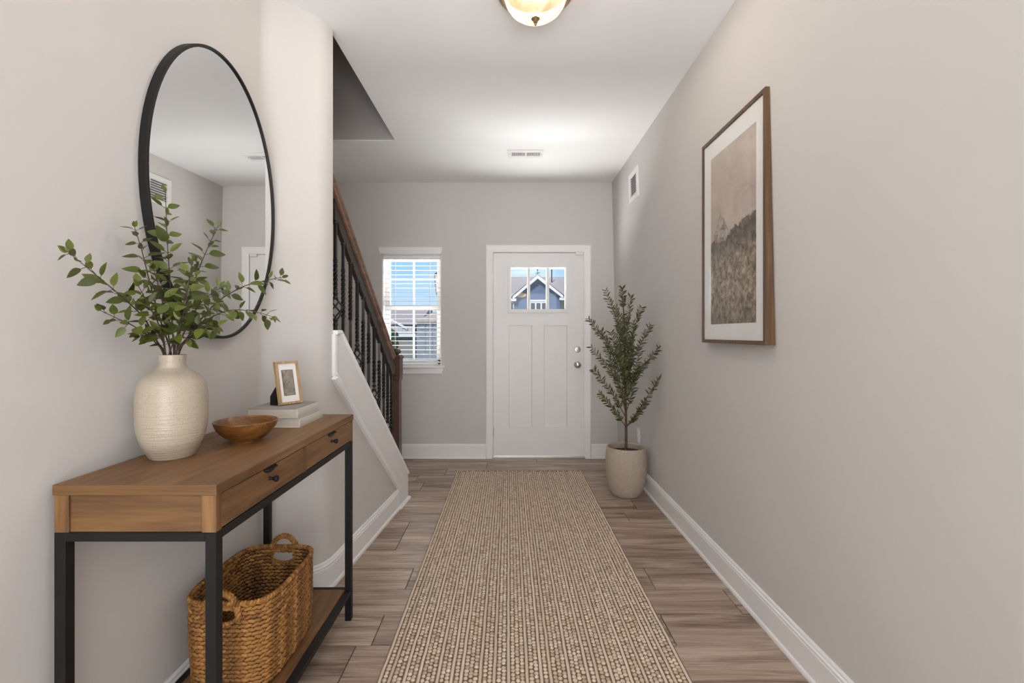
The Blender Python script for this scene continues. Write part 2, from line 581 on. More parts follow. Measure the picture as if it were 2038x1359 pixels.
# floor and its planks
bm = BM(); box(bm, -2.1, 1.3, -0.60, 4.80, -0.16, -0.007)
box(bm, -3.2, 3.2, -5.0, -0.60, -0.16, 0.0)
floor = struct('floor', bm, [M['sub']])
PW = 0.2064
joints = {-1: -0.61, 2: -0.505, 5: -0.655, 6: 0.80, 12: -0.21, 11: -0.566, 10: -0.79, 13: -0.95}
used = 0.13
for k in range(-12, 14):
    y0 = 1.886 + PW * k
    y1 = y0 + PW
    if y1 > YB: y1 = YB
    if y1 - y0 < 0.03: continue
    j0 = joints.get(k)
    if j0 is None:
        used = (used + 0.377 + random.uniform(-.06, .06)) % 1.22
        j0 = used
    xl = -1.94 if y0 > 3.50 else (-1.09 if y0 < 2.0 else -0.90)
    cuts = []
    j = j0 - 1.22 * 4
    while j < 1.3:
        if xl + 0.05 < j < 1.05: cuts.append(j)
        j += 1.22
    xs = [xl] + cuts + [1.088]
    for a, c in zip(xs[:-1], xs[1:]):
        g = 0.0016
        x0, x1, ya, yb = a + g, c - g, y0 + g, y1 - g
        ch = 0.0016
        bm = BM()
        rings = [[(x0, ya, -.006), (x1, ya, -.006), (x1, yb, -.006), (x0, yb, -.006)],
                 [(x0, ya, -ch), (x1, ya, -ch), (x1, yb, -ch), (x0, yb, -ch)],
                 [(x0 + ch, ya + ch, 0), (x1 - ch, ya + ch, 0), (x1 - ch, yb - ch, 0), (x0 + ch, yb - ch, 0)]]
        loft(bm, [[Vector(p) for p in r_] for r_ in rings])
        cx, cy = (x0 + x1) / 2, (ya + yb) / 2
        bmesh.ops.translate(bm, verts=bm.verts, vec=(-cx, -cy, 0))
        me = bpy.data.meshes.new('floor_plank'); bm.to_mesh(me); bm.free(); me.materials.append(M['plank'])
        link_mesh('floor_plank', me, floor, M=Matrix.Translation((cx, cy, 0)))


def slab_path(bm, path, back, z0, z1):
    """wall: front path (list of xy) closed by back points"""
    prism(bm, [Vector((x, y, z0)) for x, y in path + back], (0, 0, z1 - z0))


# left wall: near run, inner corner, bullnose, then the plane of the stairs
fr = [(XL, -0.9)]
q0, q1 = Vector((XL, 2.085)), Vector((face_x(2.275), 2.275))
dd = (q1 - q0).normalized()
curve = [(XL, 2.045)]
for i in range(1, 9):      # softly rounded inner corner
    t = i / 8
    p = Vector((XL, 2.045)) * (1 - t) ** 2 + q0 * 2 * t * (1 - t) + (q0 + dd * .04) * t * t
    curve.append((p.x, p.y))
qe = Vector((face_x(2.345), 2.345))
for i in range(0, 9):
    t = i / 8
    p = (q1 - dd * .05) * (1 - t) ** 2 + q1 * 2 * t * (1 - t) + (qe - (qe - q1) * .02) * t * t
    curve.append((p.x, p.y))
curve.append((face_x(2.345), 2.345))
fr += curve
bm = BM()
slab_path(bm, fr, [(face_x(2.345) - .12, 2.345), (XL - .13, 2.29), (XL - .13, -0.9)], 0, ZC)
struct('wall_left', bm, M['wall'], smooth=True, angle=30)

# right wall
bm = BM()
prism(bm, [Vector((XR0, -0.9, 0)), Vector((XR0 + .15, -0.9, 0)), Vector((XR0 + .15, -0.9, ZC)), Vector((XR1, -0.9, ZC))], (0, YB + .14 + 0.9, 0))
struct('wall_right', bm, M['wall'])

# back wall with door and window openings
WX0, WX1, WZ0, WZ1 = -1.267, -0.676, 0.927, 2.035
DX0, DX1, DZ1 = -0.168, 0.764, 2.062
bm = BM()
y0, y1 = YB, YB + .14
box(bm, -2.07, WX0, y0, y1, 0, ZC); box(bm, WX0, WX1, y0, y1, 0, WZ0); box(bm, WX0, WX1, y0, y1, WZ1, ZC)
box(bm, WX1, DX0, y0, y1, 0, ZC); box(bm, DX0, DX1, y0, y1, DZ1, ZC); box(bm, DX1, 1.088, y0, y1, 0, ZC)
struct('wall_back', bm, M['wall'])
# stairwell walls, going up past the ceiling
bm = BM()
box(bm, -2.07, -1.95, -0.9, YB, 0, 5.3)
struct('wall_stairwell_left', bm, M['wall'])
bm = BM()
box(bm, -1.95, -0.89, 3.70, 3.82, ZC + .012, 5.3)
box(bm, -0.89, -0.77, 0.4, 3.82, ZC + .012, 5.3)
box(bm, -1.95, -0.89, 0.4, 0.52, ZC + .012, 5.3)
box(bm, -1.95, -0.77, 0.4, 3.82, 5.3, 5.4)
struct('wall_stairwell_upper', bm, M['wall'])

bm = BM()
z0, z1 = ZC, ZC + .012
box(bm, -0.89, 1.25, -0.9, YB + .14, z0, z1)
box(bm, -2.07, -0.89, 3.70, YB + .14, z0, z1)
box(bm, -1.215, -0.89, -0.9, 2.345, z0, z1)
box(bm, -2.07, -1.215, -0.9, 0.4, z0, z1)
struct('ceiling', bm, M['ceiling'])

# living room behind the photographer
bm = BM(); box(bm, -3.2, 3.2, -5.0, -0.9, ZC, ZC + .012); struct('ceiling_living_room', bm, M['ceiling'])
bm = BM()
box(bm, -3.32, -3.2, -5.0, -0.9, 0, ZC); box(bm, 3.2, 3.32, -5.0, -0.9, 0, ZC)
box(bm, -3.32, XL - .13, -0.9, -0.78, 0, ZC); box(bm, XR0 + .15, 3.32, -0.9, -0.78, 0, ZC)
box(bm, -3.32, 3.32, -5.12, -5.0, 0, ZC)
struct('wall_living_room', bm, M['wall'])

# stair wall (closed stringer wall) under the sloping cap
cap0 = SP(673, 661); cap1 = SP(808, 940)
A0 = Vector((face_x(2.345), 2.345, 0))
end = Vector((cap1.x, cap1.y, 0))
bm = BM()
pts = [A0, end, cap1 + Vector((0, 0, -.012)), cap0 + Vector((0, 0, -.012)), Vector((A0.x, A0.y, cap0.z - .012))]
prism(bm, pts, ND * 0.15)
struct('wall_stairs', bm, M['wall'])


def on_face(p, d):      # shift a point d metres out of the stair wall face into the hall
    return p - ND * d


# white skirt panel with its cap and mouldings
bm = BM()
k0 = SP(661, 748); k1 = SP(791, 968)
sk = [Vector((k0.x, k0.y, cap0.z - .012)), cap0 + Vector((0, 0, -.012)), cap1 + Vector((0, 0, -.012)), end + Vector((0, 0, 0.0)),
      Vector((k1.x, k1.y, 0.0)), k1, k0]
prism(bm, [on_face(p, .0005) for p in sk], -ND * 0.012)
trim_sk = struct('trim_1', bm, M['panel'])
bm = BM()      # end face of the stair wall, white
prism(bm, [end + TD * .0005, end + TD * .0005 + ND * .15, end + TD * .0005 + ND * .15 + Vector((0, 0, cap1.z - .012)), end + TD * .0005 + Vector((0, 0, cap1.z - .012))], TD * .012)
prism(bm, [on_face(end, .0125), on_face(end, .0125) + TD * .0125, end + TD * .0125, end], (0, 0, cap1.z - .02))
obj('end_board', bm, M['trim'], trim_sk)


def sweep_bar(bm, a, b, up, out, prof):
    """profile prof [(o, h)] (o along out, h along up) between a and b"""
    ra = [a + out * o + up * h for o, h in prof]
    rb = [b + out * o + up * h for o, h in prof]
    loft(bm, [ra, rb])


UP = Vector((0, 0, 1)); OUT = -ND
capprof = [(-.165, -.012), (.022, -.012), (.026, -.006), (.026, .004), (.022, .010), (-.165, .010)]
bm = BM()
a = Vector((A0.x, A0.y, cap0.z)) - TD * 0.0
sweep_bar(bm, a, cap0, UP, OUT, capprof)
sweep_bar(bm, cap0, cap1, UP, OUT, capprof)
obj('stair_cap', bm, M['trim'], trim_sk)
mold = [(-.012, -.020), (.010, -.022), (.020, -.013), (.019, -.005), (.004, .000), (.003, .008), (.013, .013), (.010, .020), (-.0, .022)]
bm = BM()
sld = (k1 - k0).normalized(); perp = (OUT.cross(sld)).normalized()
if perp.z < 0: perp = -perp
sweep_bar(bm, on_face(k0, .012), on_face(k1, .012), perp, OUT, mold)
sweep_bar(bm, on_face(Vector((k0.x, k0.y, k0.z)), .012) + TD * .008, on_face(Vector((k0.x, k0.y, cap0.z - .01)), .012) + TD * .008, TD, OUT, [(-.012, -.010), (.005, -.010), (.007, -.004), (.004, .002), (.006, .006), (.002, .011), (-.012, .011)])
obj('moulding', bm, M['trim'], trim_sk)

# baseboards
BH = 0.145
bprof = [(0, 0), (.021, 0), (.021, .006), (.019, .014), (.014, .020), (.013, .020), (.013, .112), (.010, .114), (.010, .118),
         (.013, .121), (.013, .126), (.008, .131), (.008, .138), (.004, BH), (0, BH)]


def baseboard(name, segs, mat=None):
    bm = BM()
    for a, b_ in segs:
        a, b_ = Vector((*a, 0)), Vector((*b_, 0))
        d = (b_ - a).normalized()
        out = Vector((d.y, -d.x, 0))
        sweep_bar(bm, a, b_, UP, out, bprof)
    return struct(name, bm, M['trim'])


e2 = end - ND * .012
bm = BM()
pathb = [(XL, -0.9)] + curve + [(k1.x, k1.y)]
rings = []
for i, (x, y) in enumerate(pathb):
    a = Vector(pathb[max(0, i - 1)]); c = Vector(pathb[min(len(pathb) - 1, i + 1)])
    d = (c - a).normalized()
    rings.append([Vector((x + d.y * o, y - d.x * o, h)) for o, h in bprof])
loft(bm, rings)
struct('baseboard_left', bm, M['trim'], smooth=True, angle=25)
bm = BM()
sweep_bar(bm, on_face(k1, .0125) * 1.0 - UP * k1.z - TD * .0, on_face(end, .0125) + TD * .03, UP, OUT, [(0, 0), (.016, 0), (.016, .006), (.010, .016), (0, .020)])
sweep_bar(bm, end + TD * .0135 + OUT * .03, end + TD * .0135 + ND * .06, UP, TD, [(0, 0), (.016, 0), (.016, .006), (.010, .016), (0, .020)])
struct('trim_2', bm, M['trim'])
baseboard('baseboard_back', [((-1.95, YB), (-0.232, YB)), ((0.819, YB), (1.08, YB))])
bm = BM()
pr = [(xr(h) - o, h) for o, h in bprof]
loft(bm, [[Vector((x, -0.9, z)) for x, z in pr], [Vector((x, YB, z)) for x, z in pr]])
struct('baseboard_right', bm, M['trim'])

# ------------------------------------------------------------------ front door
DR = thing('door_1', (0.298, YB, 0), kind='structure')
X0, X1, Z0, Z1 = -0.155, 0.7515, 0.022, 2.050
bm = BM()
cx0, cx1, cz = -0.230, 0.817, 2.125


def casing(bm, x0, x1, zt, w, y):
    pf = [(0, 0), (0, .016), (.012, .020), (.05, .014), (.066, .010), (w, .008), (w, 0)]   # across, depth
    for sx, xe in ((1, x0), (-1, x1)):
        lo = [Vector((xe + sx * q, y - d, 0)) for q, d in pf]
        hi = [Vector((xe + sx * q, y - d, zt - q)) for q, d in pf]
        loft(bm, [lo, hi])
    l = [Vector((x0 + q, y - d, zt - q)) for q, d in pf]
    r_ = [Vector((x1 - q, y - d, zt - q)) for q, d in pf]
    loft(bm, [l, r_])


casing(bm, cx0, cx1, cz, 0.071, YB)
obj('door_casing', bm, M['trim'], DR)
bm = BM()
yd = YB + .012
box(bm, DX0, X0 - .003, YB, YB + .14, 0, DZ1); box(bm, X1 + .003, DX1, YB, YB + .14, 0, DZ1)
box(bm, DX0, DX1, YB, YB + .14, Z1 + .003, DZ1)
box(bm, DX0, X0 + .010, yd + .046, yd + .075, 0, DZ1); box(bm, X1 - .010, DX1, yd + .046, yd + .075, 0, DZ1)
box(bm, DX0, DX1, yd + .046, yd + .075, Z1 - .010, DZ1)
obj('door_jamb', bm, M['trim'], DR)
obj('threshold', bbox(DX0, DX1, YB - .012, YB + .14, 0, .018, bevel=.003), M['nickel'], DR)
# slab: stiles and rails around recessed panels and three lights
gx0, gx1, gz0, gz1 = -0.012, 0.594, 1.450, 1.926
pdp = .014
px = [(-0.002, 0.231), (0.350, 0.582)]
pz0, pz1 = 0.310, 1.327
bm = BM()
th = 0.045
for r_ in ((X0, px[0][0], Z0, Z1), (px[1][1], X1, Z0, Z1)):
    box(bm, r_[0], r_[1], yd, yd + th, r_[2], r_[3])
A, B = px[0][0], px[1][1]
box(bm, A, B, yd, yd + th, Z0, pz0); box(bm, A, B, yd, yd + th, pz1, gz0)
box(bm, A, B, yd, yd + th, gz1, Z1)
box(bm, px[0][1], px[1][0], yd, yd + th, pz0, pz1)
slab = obj('door_slab', bm, M['door'], DR)
for a, c in px:
    bm = BM(); box(bm, a, c, yd + .014, yd + th - .009, pz0, pz1)
    # sloped edges of the recess
    for s, (q0, q1) in ((1, (a, a + .006)), (-1, (c - .006, c))):
        prism(bm, [Vector((a if s == 1 else c, yd + .001, pz0)), Vector((q1 if s == 1 else q0, yd + .009, pz0)), Vector((a if s == 1 else c, yd + .009, pz0))], (0, 0, pz1 - pz0))
    obj('door_panel', bm, M['door'], slab)
bm = BM()      # raised frame round the lights
panes = [(0.0160, 0.1900), (0.2054, 0.3780), (0.3957, 0.5680)]
vz0, vz1 = 1.482, 1.902
yf = yd - .010
box(bm, gx0, panes[0][0] - .0, yf, yd + th, gz0, gz1); box(bm, panes[2][1], gx1, yf, yd + th, gz0, gz1)
box(bm, panes[0][0], panes[2][1], yf, yd + th, gz0, vz0); box(bm, panes[0][0], panes[2][1], yf, yd + th, vz1, gz1)
obj('light_frame', bm, M['door'], slab, bevel=.003)
for i in (0, 1):
    obj('muntin', bbox(panes[i][1], panes[i + 1][0], yf + .004, yd + th, vz0, vz1, bevel=.002), M['door'], slab)
for a, c in panes:
    bm = BM(); w_ = .006
    box(bm, a, a + w_, yf + .012, yd + th - .004, vz0, vz1); box(bm, c - w_, c, yf + .012, yd + th - .004, vz0, vz1)
    box(bm, a + w_, c - w_, yf + .012, yd + th - .004, vz0, vz0 + w_); box(bm, a + w_, c - w_, yf + .012, yd + th - .004, vz1 - w_, vz1)
    obj('glazing_bead', bm, M['plastic'], slab)
    bm = BM(); box(bm, a + w_, c - w_, yd + .020, yd + .023, vz0 + w_, vz1 - w_)
    obj('pane', bm, M['glass'], slab)
# deadbolt, knob, hinges, strike
kx = (1149.5 - CXP) / FL * YB
bm = BM()
axis_lathe(bm, [(.031, 0), (.031, .006), (.026, .011), (.015, .012), (.015, .018), (.012, .020)], (kx, yd, HC - (695.5 - CYP) / FL * YB), (0, -1, 0))
box(bm, kx - .004, kx + .004, yd - .034, yd - .018, HC - .16 - .012, HC - .16 + .016)
obj('deadbolt', bm, M['nickel'], DR, smooth=True)
bm = BM()
kz = HC - (725.8 - CYP) / FL * YB
axis_lathe(bm, [(.034, 0), (.034, .005), (.028, .010), (.013, .014), (.011, .026), (.018, .032), (.027, .040), (.030, .050), (.027, .060), (.016, .066), (.001, .068)], (kx, yd, kz), (0, -1, 0), 28)
obj('door_knob', bm, M['nickel'], DR, smooth=True)
for i, (zc, mt) in enumerate(((1.80, 'trim'), (1.03, 'trim'), (0.26, 'nickel'))):
    bm = BM()
    axis_lathe(bm, [(.006, 0), (.007, .002), (.007, .098), (.006, .10)], (X0 - .003, yd - .004, zc - .05), (0, 0, 1), 12)
    box(bm, X0 - .022, X0 + .002, yd - .0015, yd - .0, zc - .048, zc + .048)
    obj('hinge', bm, M[mt], DR, smooth=True)
bm = BM(); box(bm, X1 + .001, X1 + .012, yd - .003, yd + .02, kz - .03, kz + .03)
obj('strike_plate', bm, M['iron'], DR)
bm = BM(); box(bm, .665, .740, YB - .006, YB + .004, 2.028, 2.052); obj('door_closer_clip', bm, M['plastic'], DR)
bm = BM(); box(bm, X0, X1, yd + .002, yd + .03, .018, .0225); obj('door_sweep', bm, M['nickel'], DR)
bm = BM(); box(bm, X0, X1, yd + .005, yd + .06, .0175, .030); obj('weatherstrip', bm, M['dark'], DR)

# ------------------------------------------------------------------ window and blind
WN = thing('window_1', ((WX0 + WX1) / 2, YB, WZ0), kind='structure')
bm = BM()
prism(bm, [Vector((-1.278, YB, WZ1)), Vector((-1.292, YB, WZ1 + .05)), Vector((-1.292, YB, WZ1 + .066)), Vector((-.664, YB, WZ1 + .066)), Vector((-.664, YB, WZ1 + .05)), Vector((-.674, YB, WZ1))], (0, -.028, 0))
obj('window_header', bm, M['trim'], WN)
bm = bbox(-1.31, -.641, YB - .045, YB + .02, WZ0 - .024, WZ0, bevel=.004)
obj('window_sill', bm, M['trim'], WN)
bm = BM()
prism(bm, [Vector((-1.295, YB, WZ0 - .024)), Vector((-.652, YB, WZ0 - .024)), Vector((-.668, YB, WZ0 - .080)), Vector((-1.28, YB, WZ0 - .080))], (0, -.018, 0))
obj('window_apron', bm, M['trim'], WN)
FY0, FY1 = YB + .095, YB + .135
bm = BM()          # jamb lining + outer frame
box(bm, WX0, WX0 + .008, YB, YB + .14, WZ0, WZ1); box(bm, WX1 - .008, WX1, YB, YB + .14, WZ0, WZ1)
box(bm, WX0, WX1, YB, YB + .14, WZ1 - .008, WZ1); box(bm, WX0, WX1, YB + .02, YB + .14, WZ0 - .01, WZ0 + .008)
box(bm, WX0 + .008, WX0 + .045, FY0, FY1, WZ0, WZ1); box(bm, WX1 - .045, WX1 - .008, FY0, FY1, WZ0, WZ1)
box(bm, WX0, WX1, FY0, FY1, WZ1 - .04, WZ1); box(bm, WX0, WX1, FY0, FY1, WZ0, WZ0 + .05)
obj('window_frame', bm, M['trim'], WN)
sx0, sx1 = WX0 + .045, WX1 - .045
zm = 1.505
bm = BM()
box(bm, sx0, sx1, FY0 - .005, FY1 - .01, zm - .022, zm + .024)
box(bm, sx0, sx0 + .012, FY0, FY1 - .01, WZ0 + .05, WZ1 - .04); box(bm, sx1 - .012, sx1, FY0, FY1 - .01, WZ0 + .05, WZ1 - .04)
obj('sash', bm, M['trim'], WN)
mx_ = (sx0 + sx1) / 2
for z0_, z1_, hz in ((zm + .024, WZ1 - .04, 1.80), (WZ0 + .05, zm - .022, None)):
    bm = BM(); box(bm, mx_ - .009, mx_ + .009, FY0 + .012, FY0 + .024, z0_, z1_)
    if hz: box(bm, sx0, sx1, FY0 + .012, FY0 + .024, hz - .008, hz + .008)
    obj('muntin', bm, M['trim'], WN)
    bm = BM(); box(bm, sx0 + .012, sx1 - .012, FY0 + .016, FY0 + .020, z0_, z1_)
    obj('pane', bm, M['glass'], WN)
BL = thing('window_blind', ((WX0 + WX1) / 2, YB + .045, WZ1 - .03), 'white horizontal slat blind hanging inside the window beside the stairs', 'window blind')
obj('head_rail', bbox(WX0 + .012, WX1 - .012, YB + .012, YB + .070, WZ1 - .045, WZ1 - .009), M['blind'], BL)
me = None
zs = []
z = WZ1 - .065
while z > WZ0 + .055:
    zs.append(z); z -= 0.0445
bm = BM()
hw = .0245; a_ = R(-5)
rr = []
for i in range(6):
    t_ = -1 + 2 * i / 5
    rr.append((t_ * hw * math.cos(a_), -t_ * hw * math.sin(a_) + .003 * (1 - t_ * t_)))
sec = [(y, z + .0014) for y, z in rr] + [(y, z - .0014) for y, z in rr[::-1]]
loft(bm, [[Vector((WX0 + .014, y, z)) for y, z in sec], [Vector((WX1 - .014, y, z)) for y, z in sec]])
bmesh.ops.recalc_face_normals(bm, faces=bm.faces)
me = bpy.data.meshes.new('slat'); bm.to_mesh(me); bm.free(); me.materials.append(M['blind'])
for z in zs:
    link_mesh('slat', me, BL, M=Matrix.Translation((0, YB + .042, z)))
obj('bottom_rail', bbox(WX0 + .014, WX1 - .014, YB + .020, YB + .064, zs[-1] - .040, zs[-1] - .024), M['blind'], BL)
for xx in (WX0 + .12, WX1 - .12):
    bm = BM()
    for yy in (YB + .017, YB + .067):
        tube(bm, [(xx, yy, WZ1 - .04), (xx, yy, zs[-1] - .03)], .0013, 5)
    obj('ladder_cord', bm, M['plastic'], BL)

# ------------------------------------------------------------------ ceiling vent, wall vent, outlet, flush lamp
CV = thing('ceiling_vent', (0.13, 3.96, ZC), 'white metal supply vent with two slotted banks set in the ceiling', 'vent')
vx0, vx1, vy0, vy1 = -.012, .285, 3.875, 4.035
bm = BM()
zb = ZC - .007
ix = [(.022, .132), (.150, .260)]
iy0, iy1 = 3.915, 3.995
box(bm, vx0, vx1, vy0, iy0, zb, ZC); box(bm, vx0, vx1, iy1, vy1, zb, ZC)
box(bm, vx0, ix[0][0], iy0, iy1, zb, ZC); box(bm, ix[0][1], ix[1][0], iy0, iy1, zb, ZC); box(bm, ix[1][1], vx1, iy0, iy1, zb, ZC)
obj('vent_frame', bm, M['plastic'], CV)
bm = BM(); box(bm, ix[0][0], ix[1][1], iy0, iy1, ZC - .0012, ZC - .0004); obj('duct', bm, M['dark'], CV)
bm = BM()
for q, (a, c) in enumerate(ix):
    nn = 12
    for i in range(nn + 1):
        x = a + (c - a) * i / nn
        s = .003 if q == 0 else -.003
        prism(bm, [Vector((x - .0022, iy0, zb)), Vector((x + .0022, iy0, zb)), Vector((x + .0022, iy0, ZC - .0015)), Vector((x - .0022, iy0, ZC - .0015))], (0, iy1 - iy0, 0))
obj('louvers', bm, M['plastic'], CV)
for x in (.006, .272):
    bm = BM(); axis_lathe(bm, [(.004, 0), (.003, .002)], (x, 3.955, zb), (0, 0, -1), 8)
    obj('screw', bm, M['nickel'], CV)

vz_ = 2.465
WV = thing('wall_vent', (xr(vz_), 3.89, vz_), 'white louvred return vent high on the right wall above the olive tree', 'vent')
bm = BM()
a0, a1, b0, b1 = 3.755, 4.025, 2.345, 2.585


def wx(z, d): return xr(z) - d


def rbox(bm, y0, y1, z0, z1, d0, d1):
    prism(bm, [Vector((wx(z0, d0), y0, z0)), Vector((wx(z0, d1), y0, z0)), Vector((wx(z1, d1), y0, z1)), Vector((wx(z1, d0), y0, z1))], (0, y1 - y0, 0))


rbox(bm, a0, a0 + .045, b0, b1, 0, .012); rbox(bm, a1 - .045, a1, b0, b1, 0, .012)
rbox(bm, a0 + .045, a1 - .045, b0, b0 + .04, 0, .012); rbox(bm, a0 + .045, a1 - .045, b1 - .04, b1, 0, .012)
obj('vent_frame', bm, M['plastic'], WV)
bm = BM(); rbox(bm, a0 + .045, a1 - .045, b0 + .04, b1 - .04, .0005, .0015); obj('duct', bm, M['duct_grey'], WV)
bm = BM()
for i in range(8):
    zz = b0 + .048 + i * .0205
    x_ = wx(zz, 0)
    prism(bm, [Vector((x_ - .002, a0 + .045, zz + .010)), Vector((x_ - .010, a0 + .045, zz)), Vector((x_ - .010, a0 + .045, zz + .002)), Vector((x_ - .002, a0 + .045, zz + .012))], (0, .18, 0))
obj('louvers', bm, M['plastic'], WV)

oz = 0.395; oy = 3.93
OT = thing('wall_outlet', (xr(oz), oy, oz), 'white electrical outlet on the right wall behind the potted olive tree', 'outlet')
bm = BM(); rbox(bm, oy - .037, oy + .037, oz - .06, oz + .06, 0, .006)
obj('cover_plate', bm, M['plastic'], OT, bevel=.0015)
for s in (-1, 1):
    bm = BM(); rbox(bm, oy - .017, oy + .017, oz + s * .02 - .014, oz + s * .02 + .014, .006, .009)
    so = obj('socket', bm, M['plastic'], OT)
    bm = BM()
    for q in (-1, 1): rbox(bm, oy + q * .007 - .0012, oy + q * .007 + .0012, oz + s * .02 - .005, oz + s * .02 + .005, .009, .0094)
    obj('slots', bm, M['dark'], so)

LX, LY = 0.116, 2.066
LP = thing('ceiling_light', (LX, LY, ZC), 'flush ceiling lamp with glowing alabaster glass bowl and bronze ring', 'ceiling light')
bm = BM()
lathe(bm, [(.150, 0), (.166, -.004), (.170, -.010), (.164, -.014), (.166, -.020), (.160, -.026), (.152, -.030), (.148, -.036), (.138, -.036), (.138, -.006)], (LX, LY, ZC), 56, False)
obj('metal_ring', bm, M['bronze'], LP, smooth=True)
bm = BM(); prism(bm, [Vector((LX + .137 * math.cos(2 * math.pi * i / 40), LY + .137 * math.sin(2 * math.pi * i / 40), ZC - .012)) for i in range(40)], (0, 0, .006))
obj('pan', bm, M['raildark'], LP)
bm = BM()
lathe(bm, [(.001, -.128), (.03, -.126), (.06, -.119), (.09, -.105), (.113, -.086), (.129, -.062), (.137, -.036), (.138, -.012)], (LX, LY, ZC), 56, False)
obj('glass_bowl', bm, M['bowl_glass'], LP, smooth=True)
bm = BM()
lathe(bm, [(.001, -.162), (.004, -.160), (.006, -.156), (.003, -.152), (.006, -.150), (.010, -.146), (.008, -.142), (.012, -.138), (.019, -.132), (.018, -.127), (.004, -.126)], (LX, LY, ZC), 24, False)
obj('finial', bm, M['bronze'], LP, smooth=True)

# ------------------------------------------------------------------ stairs and railing
RB = 0.085
ST = thing('staircase', SP(790, 1000, .5) * 1.0, 'white risers and wooden treads of the staircase behind the sloped stair wall', 'stairs')
for i in range(6):
    yb = 3.43 - .205 * i
    zt = .19 * (i + 1)
    xr_ = face_x(yb - .205) - .165 if yb - .23 > 2.36 else -1.235
    obj('riser', bbox(-1.945, xr_, yb - .015, yb, zt - .19, zt - .03, bevel=0), M['trim'], ST)
    obj('tread', bbox(-1.945, xr_, yb - .225, yb + .02, zt - .03, zt, bevel=.004), M['rail'], ST)

RL = thing('stair_railing', SP(787, 915, RB), 'stair railing with brown wooden handrail and newel post and black twisted iron balusters', 'railing')
ra = SP(640, 281, RB - .03); rb_ = SP(789, 708, RB - .03)
# rail line measured at its hall-side top edge
ra = SP(662, 339, RB - .03); rb_ = SP(787, 705, RB - .03)
dr = (rb_ - ra).normalized()
ra2 = ra - dr * .03
ctr = ND * .03
hp = [(-.030, -.002), (-.028, .006), (-.016, .013), (0, .015), (.016, .013), (.028, .006), (.030, -.006), (.025, -.016), (.021, -.024), (.023, -.036), (.016, -.044), (-.016, -.044), (-.023, -.036), (-.021, -.024), (-.025, -.016), (-.030, -.008)]
UPR = OUT.cross(dr).normalized()
if UPR.z < 0: UPR = -UPR
bm = BM()
sweep_bar(bm, ra2 + ctr, rb_ + ctr + dr * .02, UPR, OUT, hp)
obj('handrail', bm, M['rail'], RL, smooth=True, angle=50)


def rail_z(Y):
    t = (Y - ra.y) / dr.y
    return ra.z + dr.z * t


us = [666.5, 682, 696.5, 710, 722, 733, 744, 754, 763, 771, 778.5]
ys = [SP(u, 600, RB).y for u in us]


def cap_z(Y):
    t = (Y - cap0.y) / (cap1.y - cap0.y)
    return cap0.z + (cap1.z - cap0.z) * max(0, t) + .010


def bx_(Y, off=RB): return Vector((-0.878 + 0.084 * (Y - 2.3), Y, 0)) + ND * off


# dark sawtooth board added as painted shade under the rail
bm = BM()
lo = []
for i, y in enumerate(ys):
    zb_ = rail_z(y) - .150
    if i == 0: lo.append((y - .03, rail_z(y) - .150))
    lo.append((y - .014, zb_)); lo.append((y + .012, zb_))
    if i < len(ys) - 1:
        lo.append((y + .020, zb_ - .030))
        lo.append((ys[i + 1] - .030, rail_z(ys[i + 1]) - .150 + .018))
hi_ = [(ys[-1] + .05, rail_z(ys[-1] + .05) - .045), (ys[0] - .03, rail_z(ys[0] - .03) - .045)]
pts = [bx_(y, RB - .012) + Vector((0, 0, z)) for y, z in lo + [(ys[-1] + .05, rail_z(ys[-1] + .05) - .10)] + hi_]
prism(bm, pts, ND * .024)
obj('rail_shade_board', bm, M['raildark'], RL)


def bar_ring(c, h, ang, bulge=1.0):
    return [c + Vector((math.cos(ang + a) * h * bulge, math.sin(ang + a) * h * bulge, 0)) for a in [R(45 + 90 * q) for q in range(4)]]


def baluster(i, Y, basket):
    c = bx_(Y)
    z0_, z1_ = cap_z(Y) - .03, rail_z(Y) - .155
    bm = BM()
    h = .0078
    zk = rail_z(Y) - .625 if basket else None
    L = z1_ - z0_
    rings = []
    if basket:
        tw = [(zk - .25, zk - .11), (zk + .11, zk + .27)]
    else:
        m1 = z0_ + L * .62
        tw = [(m1 - .14, m1 + .14)] if i % 3 == 1 else [(m1 - .05, m1 + .14), (m1 - .40, m1 - .22)]
    n_ = 70
    ang = 0.0
    zprev = z0_
    segs = []
    for k in range(n_ + 1):
        z = z0_ + L * k / n_
        t_in = any(a <= z <= b_ for a, b_ in tw)
        if t_in: ang += (z - zprev) * 62
        zprev = z
        if basket and abs(z - zk) < .058: continue
        segs.append((z, ang, 1.18 if t_in else 1.0))
    lo_ = [s for s in segs if not basket or s[0] < zk]
    up_ = [s for s in segs if basket and s[0] > zk]
    for part_ in (lo_, up_):
        if len(part_) > 1:
            loft(bm, [bar_ring(c + Vector((0, 0, z)), h * 1.35, a, b_) for z, a, b_ in part_])
    # knuckles
    ks = [z1_ - .004]
    if basket: ks += [zk - .060, zk + .060, zk - .085, zk + .085]
    for kz_ in ks:
        lathe(bm, [(.004, -.010), (.013, -.006), (.015, 0), (.013, .006), (.004, .010)], c + Vector((0, 0, kz_)), 10, True, True)
    o = obj('baluster', bm, M['iron'], RL)
    if basket:
        bm = BM()
        for q in range(4):
            pts_ = []
            for k in range(15):
                t = k / 14
                a = R(90 * q) + 2 * math.pi * .5 * t
                rr_ = .030 * math.sin(math.pi * t) ** .8 + .004
                pts_.append(c + Vector((math.cos(a) * rr_, math.sin(a) * rr_, zk - .060 + .120 * t)))
            tube(bm, pts_, .0042, 6)
        obj('basket_knuckle', bm, M['iron'], o, smooth=True)


for i, y in enumerate(ys):
    baluster(i, y, i % 3 == 0)

nc = bx_(3.605, .094)
bm = BM()


